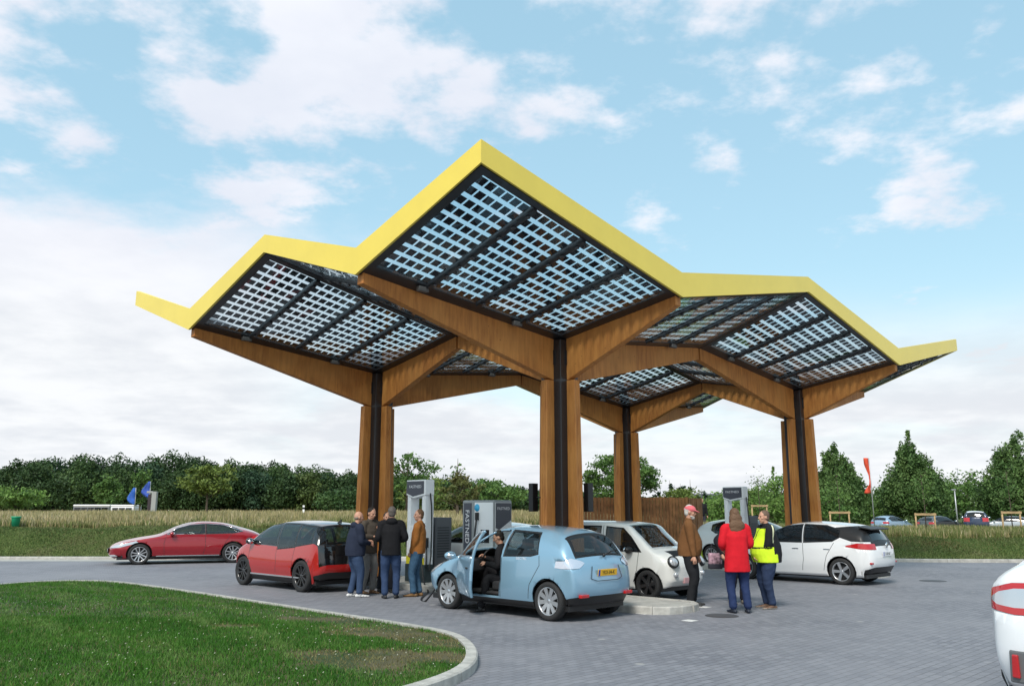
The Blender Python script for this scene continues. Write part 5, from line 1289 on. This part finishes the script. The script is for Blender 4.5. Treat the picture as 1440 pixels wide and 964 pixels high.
    person('distant person in black beyond the lime roofed car', (10.05, 45.5, float(gz(10.05, 45.5))-.05), R(-95), 1.75, top=(.012, .012, .014), legs=(.03, .03, .04), hatless_bald=True, seed=11)
    # driver half out of the blue car
    q = Vector((*AB(10.45+.52, 10.98), 0)); fc = HB+R(38); kk = 1.8/1.72
    def loc(w, z): v = Matrix.Rotation(-fc, 3, 'Z') @ (Vector(w)-q)*kk; return (v.x, v.y, z)
    ft = gp(676, 860); f2 = Vector((*AB(10.95, 11.55), 0)); l1, l2 = loc(ft, 0), loc(f2, 0)
    person('person in black sitting in the blue car with one foot on the paving', (q.x, q.y, 0), fc, 1.72, pelvis=(0, 0, .60), lean=(.10, .0), feet={1: (l1[0], l1[1], 20), -1: (l2[0], l2[1], 0, .28)},
           knees={1: (l1[0]*.72, l1[1]*.75, .58), -1: (l2[0]*.72, l2[1]*.72, .74)}, hands={1: (.36, .12, .86), -1: (.40, -.12, .96)}, top=(.012, .012, .014), legs=(.012, .012, .015), shoes=(.015, .015, .016), hair=(.02, .016, .014), bulk=1.05, hem=.88, seed=12, seated=True, head_tilt=22)

# ================================================================= CHARGERS AND STREET THINGS
SLATE = mat('slate_panel', (.055, .060, .080), .4, coat=.1); GREYC = mat('grey_cabinet', (.085, .09, .10), .5); CABYEL = mat('yellow_panel', (.62, .55, .03), .4); WTXT = mat('white_lettering', (.78, .78, .8), .5)
def tall_charger(a, b, label):
    """arch shaped fast charger; face towards -a, narrow side towards -b. local x=a, y=b"""
    x, y = AB(a, b); r = empty('charging_station', (x, y, .12), ROT, label, 'charger', 'tall white charging stations')
    w = .27; d = .17
    for s in (-1, 1):
        m = MB(); m.box(-d, s*w-.065*(1+s*0), 0, d*.55, s*w+.065, 2.32); m.build('upright', WHITEPL, r, .02)
    m = MB(); m.prism([(-d-.02, -w-.085, 2.33), (-d-.02, w+.085, 2.33), (-d-.02, w+.085, 1.98), (-d-.02, .10, 1.90), (-d-.02, -w-.085, 1.97)], (d*1.6, 0, 0)); m.build('header', WHITEPL, r, .015)
    m = MB(); m.prism([(-d-.026, -w-.03, 2.30), (-d-.026, w+.065, 2.30), (-d-.026, w+.065, 2.02), (-d-.026, .10, 1.945), (-d-.026, -w-.03, 2.01)], (.004, 0, 0)); m.build('header_panel', SLATE, r)
    text_obj('FASTNED', .095, 'header_text', WTXT, r, frame((-d-.028, .018, 2.17), (0, -1, 0), (0, 0, 1)), .001, 1.15)
    m = MB(); m.box(-d+.02, -w+.067, .42, d*.5, w-.067, 1.28); m.build('cabinet', WHITEPL, r, .01)
    m = MB(); m.prism([(-d-.004, -w-.06, .40), (-d-.004, w+.06, .40), (-d-.004, w+.06, .58), (-d-.004, 0, .60), (-d-.004, -w-.06, .55)], (.002, 0, 0)); m.build('yellow_panel', CABYEL, r)
    m = MB(); m.box(-d-.015, -w-.08, 0, d*.6, w+.08, .40); m.build('plinth', mat('dark_green_plinth', (.025, .04, .045), .6), r, .01)
    m = MB(); m.box(-d-.002, -.09, .90, -d+.03, .10, 1.16); m.build('screen', mat('screen_dark', (.02, .025, .03), .15, coat=1), r, .004)
    m = MB(); m.box(.16, -.33, 0, .66, .30, 1.46); g = m.build('power_cabinet', GREYC, r, .012)
    m = MB()
    for k in range(12): m.box(.22, -.336, .55+k*.06, .58, -.331, .575+k*.06)
    m.build('vent_slats', mat('vent_dark', (.03, .032, .036), .6), g)
    for s in (-1, 1):
        m = MB(); yy = -w-.085 if s < 0 else w+.085; xx = -.04
        m.tube([(xx, yy, 2.02), (xx+.03, yy-.02*1, 1.7), (xx+.02, yy-.05, 1.2), (xx, yy-.06, .6), (xx-.04, yy-.05, .25), (xx-.10, yy-.02, .35), (xx-.09, yy, .8)], .017, 8)
        m.box(xx-.12, yy-.03, .78, xx-.05, yy+.02, 1.0); m.build('charging_cable', BLACK, r)
    return r
def chargers():
    tall_charger(13.0, 15.84, 'tall white arch shaped charging station behind the man in the rust brown jacket')
    tall_charger(23.5, 13.56, 'tall white arch shaped charging station behind the woman in red')
    x, y = AB(12.95, 13.55); r = empty('charging_station', (x, y, .12), ROT, 'short wide grey and white charging station behind the open blue car door', 'charger')
    a, b, h = .27, .50, 1.84
    m = MB(); m.box(-a, -b, .0, a, b, h); m.build('cabinet', mat('cabinet_grey', (.27, .285, .29), .45, coat=.1), r, .03)
    m = MB(); m.box(-a-.006, -b+.03, .25, -a-.001, .10, h-.05); m.build('front_panel', WHITEPL, r)
    m = MB(); m.box(-a-.010, .20, .25, -a-.001, b-.06, h-.06); m.build('dark_panel', SLATE, r)
    text_obj('FASTNED', .17, 'vertical_text', WTXT, r, frame((-a-.012, .33, 1.28), (0, 0, -1), (0, -1, 0)), .001, 1.0)
    m = MB(); m.box(-a+.03, -b-.006, .25, a-.03, -b-.001, h-.05); m.build('side_panel', WHITEPL, r)
    m = MB(); m.prism([(-a+.04, -b-.012, h-.06), (a-.04, -b-.012, h-.06), (a-.04, -b-.012, h-.42), (-a+.14, -b-.012, h-.62), (-a+.04, -b-.012, h-.58)], (0, .004, 0)); m.build('side_sign', SLATE, r)
    text_obj('FASTNED', .085, 'side_text', WTXT, r, frame((0, -b-.014, h-.18), (1, 0, 0), (0, 0, 1)), .001, 1.05)
    m = MB(); m.lathe([(.001, .01), (.075, .01), (.08, 0)], 20, 'X', (0, 0, 0), Matrix.Translation((-a-.008, .02, h-.16)) @ Matrix.Diagonal((-1, 1, 1, 1))); m.build('blue_sticker', mat('sticker_blue', (.05, .40, .66), .4), r)
    m = MB(); m.tube([(-a-.05, -.02, h-.3), (-a-.09, -.0, 1.1), (-a-.10, .03, .5), (-a-.05, .0, .2)], .02, 8); m.box(-a-.08, -.05, h-.42, -a-.02, .01, h-.26); m.build('charging_cable', BLACK, r)
    m = MB(); m.box(-a-.012, -.36, .95, -a-.002, -.10, 1.22); m.build('screen', mat('screen_dark', (.02, .025, .03), .15, coat=1), r)
    # cable running from the tall charger to the nose of the blue car
    g0 = Vector((*AB(12.7, 15.5), .9)); g1 = Vector((*AB(12.2, 14.6), .02)); g2 = Vector((*AB(11.2, 13.6), .02)); g3 = Vector((*AB(11.0, 13.2), .03)); g4 = Vector((*AB(11.2, 12.85), .55))
    m = MB(); m.tube(cubic_curve([g0, g0.lerp(g1, .5)+Vector((0, 0, -.25)), g1, g2, g3, g4], 8), .018, 8); tag(m.build('charging_cable', BLACK), 'black charging cable looping down to the nose of the blue car', 'cable')
def pole_flag(px, y, top, bottom_flag, col, label, wdt, seed, name='banner_flag', base=None, w2=None, pts=None):
    x = (px-720)/FPX*y*.981; z0 = float(gz(x, y)) if base is None else base
    r = empty(name, (x, y, z0), 0, label, 'flag'); m = MB(); m.tube([(0, 0, 0), (0, 0, (top-z0)*.6), (-.03, 0, top-z0)], .035, 6); m.build('pole', mat('pole_grey', (.42, .43, .44), .4, metal=.4), r)
    n = 26; P = []
    for i in range(n+1):
        t = i/n; z = top-z0-(top-bottom_flag)*t; ww = np.interp(t, [0, .15, .45, .6, .72, .88, 1.0], pts or [.38, .34, .10, .08, .12, .42, .50])*wdt
        row = []
        for j in range(7):
            u = j/6; row.append((-ww*u-.03, .12*math.sin(u*5+t*7+seed)*min(1, ww*2), z-.10*u*math.sin(t*3)))
        P.append(row)
    o = grid_mesh('flag_cloth', np.array(P), mat('flag_'+name+str(seed), col, .7, var=.25, vscale=3), r)
    s = o.modifiers.new('t', 'SOLIDIFY'); s.thickness = .01
    return r
def street():
    pole_flag(1228, 60, 5.35, 2.9, (.62, .07, .03), 'tall orange red banner twisted on a grey pole between two conical trees', 1.0, 1)
    pole_flag(189, 84, 3.9, 2.3, (.02, .10, .42), 'blue and white flag on a short pole, left one of the two by the birch', 1.4, 2, pts=[.2, .34, .5, .52, .5, .42, .2])
    pole_flag(209, 84, 4.5, 2.9, (.03, .08, .38), 'blue and white flag on a short pole, right one of the two by the birch', 1.5, 3, pts=[.15, .3, .5, .55, .5, .35, .1])
    x, y = (216-720)/FPX*82*.981, 82; z0 = float(gz(x, y)); r = empty('height_barrier', (x, y, z0), 0, 'grey square post with short crossarm and dark board beside the blue flags', 'post')
    m = MB(); m.box(-.22, -.2, 0, .22, .2, 2.35); m.build('post', mat('concrete_grey', (.30, .31, .30), .7), r, .02); m = MB(); m.box(-.75, -.12, 2.2, -.22, .12, 2.4); m.build('crossarm', mat('concrete_grey', (.3, .31, .3), .7), r, .02)
    m = MB(); m.box(-.62, -.06, .25, -.24, .06, 2.1); m.build('board', mat('dark_board', (.03, .02, .025), .6), r, .02)
    # green bin
    x, y = (24-720)/FPX*35.0*.981, 35.0; z0 = float(gz(x, y)); r = empty('bucket', (x, y, z0+.0), 0, 'bright green bin standing in the grass at the far left', 'bin')
    m = MB(); m.lathe([(.001, 0), (.13, 0), (.17, .42), (.18, .44), (.16, .45), (.15, .40), (.12, .03), (.001, .03)], 20, 'Z'); m.build('bucket_body', mat('bin_green', (.02, .32, .16), .5), r); m = MB(); m.lathe([(.165, .40), (.19, .41), (.19, .45), (.165, .46)], 20, 'Z'); m.build('rim', mat('bin_green', (.02, .32, .16), .5), r)
    # marker posts in the field
    for (px, y, lb) in ((427, 60, 'white marker post with black band in the field left of the left column'), (703, 52, 'white marker post with black band in the field right of the short wide charger')):
        x = (px-720)/FPX*y*.981; z0 = float(gz(x, y)); r = empty('marker_post', (x, y, z0), 0, lb, 'marker post'); m = MB(); m.prism([(-.07, -.05, 0), (.07, -.05, 0), (.0, .07, 0)], (0, 0, .95)); m.build('post', WHITEPL, r); m = MB(); m.prism([(-.075, -.055, .68), (.075, -.055, .68), (.0, .075, .68)], (0, 0, .14)); m.build('black_band', BLACK, r)
    # sapling stakes
    for k, (px, y, lb) in enumerate(((1180, 38.5, 'wooden stake frame with a young sapling between the canopy column and the white car roof'), (1300, 37, 'wooden stake frame with a young sapling in front of the tallest conical tree'), (1421, 36, 'wooden stake frame with a young sapling at the right edge on the bank'), (1068, 42, 'wooden stake frame behind the man in the yellow jacket'))):
        x = (px-720)/FPX*y*.981; z0 = float(gz(x, y)); w = .40; r = empty('tree_stake_frame', (x, y, z0), R(8*k-10), lb, 'tree stakes', 'tree stake frames on the bank')
        sm = mat('stake_wood', (.42, .29, .15), .8, var=.2)
        hh = .95 if k != 3 else 1.3
        for s in (-1, 1): m = MB(); m.tube([(w*s, 0, -.1), (w*s, 0, hh)], .035, 8); m.build('stake', sm, r)
        m = MB(); m.box(-w-.06, -.045, hh-.10, w+.06, -.02, hh-.01); m.build('crossbar', sm, r)
        m = MB(); m.tube([(0, 0, 0), (.02, 0, 1.3), (-.02, 0, 2.6)], [.025, .02, .008], 6)
        for q in range(9): a = q*2.4; z = 1.2+q*.16; m.tube([(0, 0, z), (.3*math.cos(a), .3*math.sin(a), z+.25)], [.008, .003], 4)
        m.build('sapling_stem', BARK, r)
        n = 340; P = rng.normal(0, 1, (n, 3))*np.array([.26, .26, .38])+np.array([0, 0, 2.05]); arr_mesh('sapling_leaves', leaves(P, .055), 4, lm('mid'), r)
    # timber fence: three runs around the cabinets
    def run(p, q, n, lb, zt):
        p, q = Vector(p), Vector(q); d = (q-p); L = d.length; ang = math.atan2(d.y, d.x); r = empty('timber_fence', (p.x, p.y, 0), ang, lb, 'fence', 'timber screens round the technical yard')
        fm = mat('fence_larch', (.33, .145, .055), .8, var=.35, vscale=2.5, bump=.3, bscale=30)
        m = MB(); w = L/n; rr = random.Random(3)
        for k in range(n): m.box(k*w+.008, -.012-rr.uniform(0, .02), .12, (k+1)*w-.008, .012, zt+rr.uniform(-.012, .012))
        m.build('boards', [fm], r); m = MB()
        for z in (.5, 1.2, zt-.3): m.box(0, .014, z, L, .06, z+.09)
        m.build('rails', fm, r); m = MB()
        for k in range(int(L/1.6)+1): m.box(min(k*1.6, L-.1), .062, 0, min(k*1.6, L-.1)+.09, .15, zt-.1)
        m.build('posts', mat('fence_post', (.09, .05, .03), .8), r)
    f0 = atd(812, 33*.981); f1 = atd(969, 33.9*.981); f2 = atd(986, 35.6*.981)
    f0.y, f1.y, f2.y = 29.6, 29.9, 31.0
    f0 = Vector(((812-720)/FPX*29.6*.981, 29.6, 0)); f1 = Vector(((968-720)/FPX*29.9*.981, 29.9, 0)); f2 = Vector(((987-720)/FPX*31.1*.981, 31.1, 0))
    run(f0, f1, 34, 'long brown timber board fence behind the rear canopy column', 2.18); run(f1+Vector((.02, .02, 0)), f2, 9, 'short dark return of the timber fence at its right end', 2.16)
    # far grey building
    x, y = (1012-720)/FPX*200*.981, 200; r = empty('office_building', (x, y, 0), R(6), 'distant grey flat roofed building with window bands on the skyline', 'building')
    m = MB(); m.box(-7.2, 0, 0, 7.5, 9, 4.6); m.build('wall', mat('facade_grey', (.30, .31, .36), .7), r)
    m = MB(); m.box(-7.5, -.3, 4.6, 7.8, 9.3, 5.0); m.box(-4, 1, 5.0, 6, 7, 5.5); m.build('roof', mat('roof_grey', (.12, .125, .15), .7), r)
    for z in (2.6, 3.75):
        for k in range(11): m = MB(); m.box(-6.9+k*1.3, -.08, z, -5.9+k*1.3, -.01, z+.65); m.build('window', mat('window_dark', (.05, .06, .09), .15), r)
    # lamp / aerial poles
    for (px, y, top, lb) in ((1345, 70, 3.4, 'thin grey pole in front of the parked cars'), (1352, 110, 7.0, 'distant street lamp pole between conical trees'),):
        x = (px-720)/FPX*y*.981; z0 = float(gz(x, y)); r = empty('lamp_post', (x, y, z0), 0, lb, 'pole'); m = MB(); m.tube([(0, 0, 0), (0, 0, top-z0)], .05, 8); m.build('pole', mat('pole_grey', (.42, .43, .44), .4, metal=.4), r)
        m = MB(); m.box(-.25, -.08, top-z0-.06, .08, .08, top-z0+.02); m.build('lamp_head', mat('pole_grey', (.42, .43, .44), .4, metal=.4), r, .01)
def far_cars():
    T = [(.12, .22), (0, .4), (.02, .6), (.25, .78), (.75, .90), (1.2, 1.0), (1.8, 1.30), (2.2, 1.42), (2.8, 1.47), (3.4, 1.43), (3.9, 1.3), (4.15, 1.08), (4.22, .9), (4.25, .55), (4.15, .3)]
    w = [(1.45, 1.0), (1.9, 1.26), (2.3, 1.38), (3.3, 1.36), (3.75, 1.2), (3.5, 1.02)]
    spec = dict(L=4.25, Wh=.87, fa=.85, ra=3.45, Rw=.31, T=T, belt=[.84, .92, .96, .98, .98, 1.0, 1.02, .98], side_win=[w], sub=3, mirror=(1.5, 1.02), headl=([(.0, .62), (.2, .74), (.7, .84), (.3, .6)], .42), taill=[([(3.9, .8), (4.0, .95), (4.5, .95), (4.5, .8)], .45)], glass=DARKGLASS)
    TS = [(.12, .3), (0, .5), (.02, .75), (.2, .98), (.8, 1.08), (1.2, 1.15), (1.7, 1.5), (2.0, 1.68), (2.8, 1.74), (3.6, 1.72), (4.2, 1.64), (4.4, 1.25), (4.45, 1.05), (4.48, .6), (4.4, .35)]
    ws = [(1.45, 1.18), (1.85, 1.48), (2.2, 1.62), (4.0, 1.56), (4.1, 1.2)]
    sp2 = dict(L=4.48, Wh=.92, fa=.85, ra=3.6, Rw=.36, T=TS, belt=[.98, 1.08, 1.12, 1.14, 1.14, 1.16, 1.18, 1.1], side_win=[ws], sub=3, mirror=(1.5, 1.2), headl=([(.0, .75), (.2, .9), (.6, .98), (.3, .74)], .42), taill=[([(4.1, .9), (4.1, 1.2), (4.7, 1.2), (4.7, .9)], .45)], glass=DARKGLASS)
    L = [((1253, 70), P_LB, spec, 'pale blue parked car far off right of the orange banner'), ((1321, 67), P_GREY, spec, 'dark grey parked car behind the stake frame in the far car park'),
         ((1409, 69), P_SILV, spec, 'low silver blue parked car at the far right of the car park'), ((1371, 66), P_NAVY, sp2, 'dark blue off-roader with pale roof in the far car park')]
    for (px, y), p, s, lb in L:
        x = (px-720)/FPX*y*.981; z = float(gz(x, y)); up = -.06
        make_car('parked_car', lb, 'car', (x, y, z+up), R({1253: 35, 1321: 28, 1409: 150, 1371: 62}[px]), paint=p, group='cars in the far car park', second=P_WHITE if s is sp2 else None, label_fn=(lambda s_, v: 'second' if 6.9 < s_ < 10.2 and 2.9 < v < 5.1 else None) if s is sp2 else None, **s)
    # left: long vehicles beyond the field
    for (px0, px1, y, lb, col, nm) in ((102, 154, 112, 'long dark low vehicle with white roof edge beyond the field', (.5, .5, .5), 'parked_bus'), (155, 188, 108, 'short white box vehicle beyond the field beside the flags', (.7, .7, .72), 'parked_truck')):
        x0, x1 = [(p-720)/FPX*y*.981 for p in (px0, px1)]; z0 = float(gz(x0, y)); r = empty(nm, ((x0+x1)/2, y, z0-.95), 0, lb, 'bus' if nm == 'parked_bus' else 'truck'); l = (x1-x0)/2
        m = MB(); m.box(-l, 0, .4, l, 2.3, 2.0); m.build('body', mat('coach_body_'+nm, (.10, .11, .12) if nm == 'parked_bus' else col, .4, coat=.5), r, .12)
        m = MB(); m.box(-l, .0, 2.0, l, 2.3, 2.22); m.build('roof', mat('coach_roof', (.75, .75, .75), .4), r, .08)
        n = 5 if nm == 'parked_bus' else 3
        for k in range(n):
            m = MB(); s0 = -l+.25+k*(2*l-.4)/n; m.box(s0, -.02, 1.25, s0+(2*l-.4)/n-.12, .005, 1.85); m.build('window', DARKGLASS, r)
        for s in (-l*.65, l*.65): wheel(r, s, .15, .45, .25, 'black', 5, -1)
    x, y = (26-720)/FPX*100*.981, 100; make_car('parked_car', 'white car roof just showing above the tall grass at the far left', 'car', (x, y, float(gz(x, y))-1.0), R(5), paint=P_WHITE, **spec)
# ================================================================= BUILD
ground()
canopy()
chargers()
io = cars()
# right edge car: put its rear left corner where the picture shows it
cr = gp(1404, 800, 1.2); base = Vector((4.08, 7.5, 0)); hd = io.rotation_euler[2]
loc = Matrix.Rotation(hd, 3, 'Z') @ Vector(((io['mid']-4.40)*.945, .80*.945, 0)); io.location = base-loc
people()
m = MB(); 
bagp = gp(1008, 845); bag = empty('shopping_bag', (bagp.x, bagp.y-.0, .62), R(10), 'pink, white and black patterned bag hanging beside the woman in red', 'bag')
m.box(-.13, -.06, 0, .13, .06, .30); bo = m.build('bag_body', [mat('bag_pattern', (.35, .22, .27), .7, var=.9, vscale=14)], bag, .03)
m = MB(); m.box(-.135, -.065, -.005, .135, .065, .10); m.build('bag_base', mat('bag_dark', (.03, .03, .045), .7), bag, .02); m = MB(); m.tube([(-.09, 0, .29), (-.05, 0, .48), (.05, 0, .48), (.09, 0, .29)], .010, 6); m.build('bag_handle', mat('bag_dark', (.03, .03, .045), .7), bag)
street()
far_cars()
vegetation()
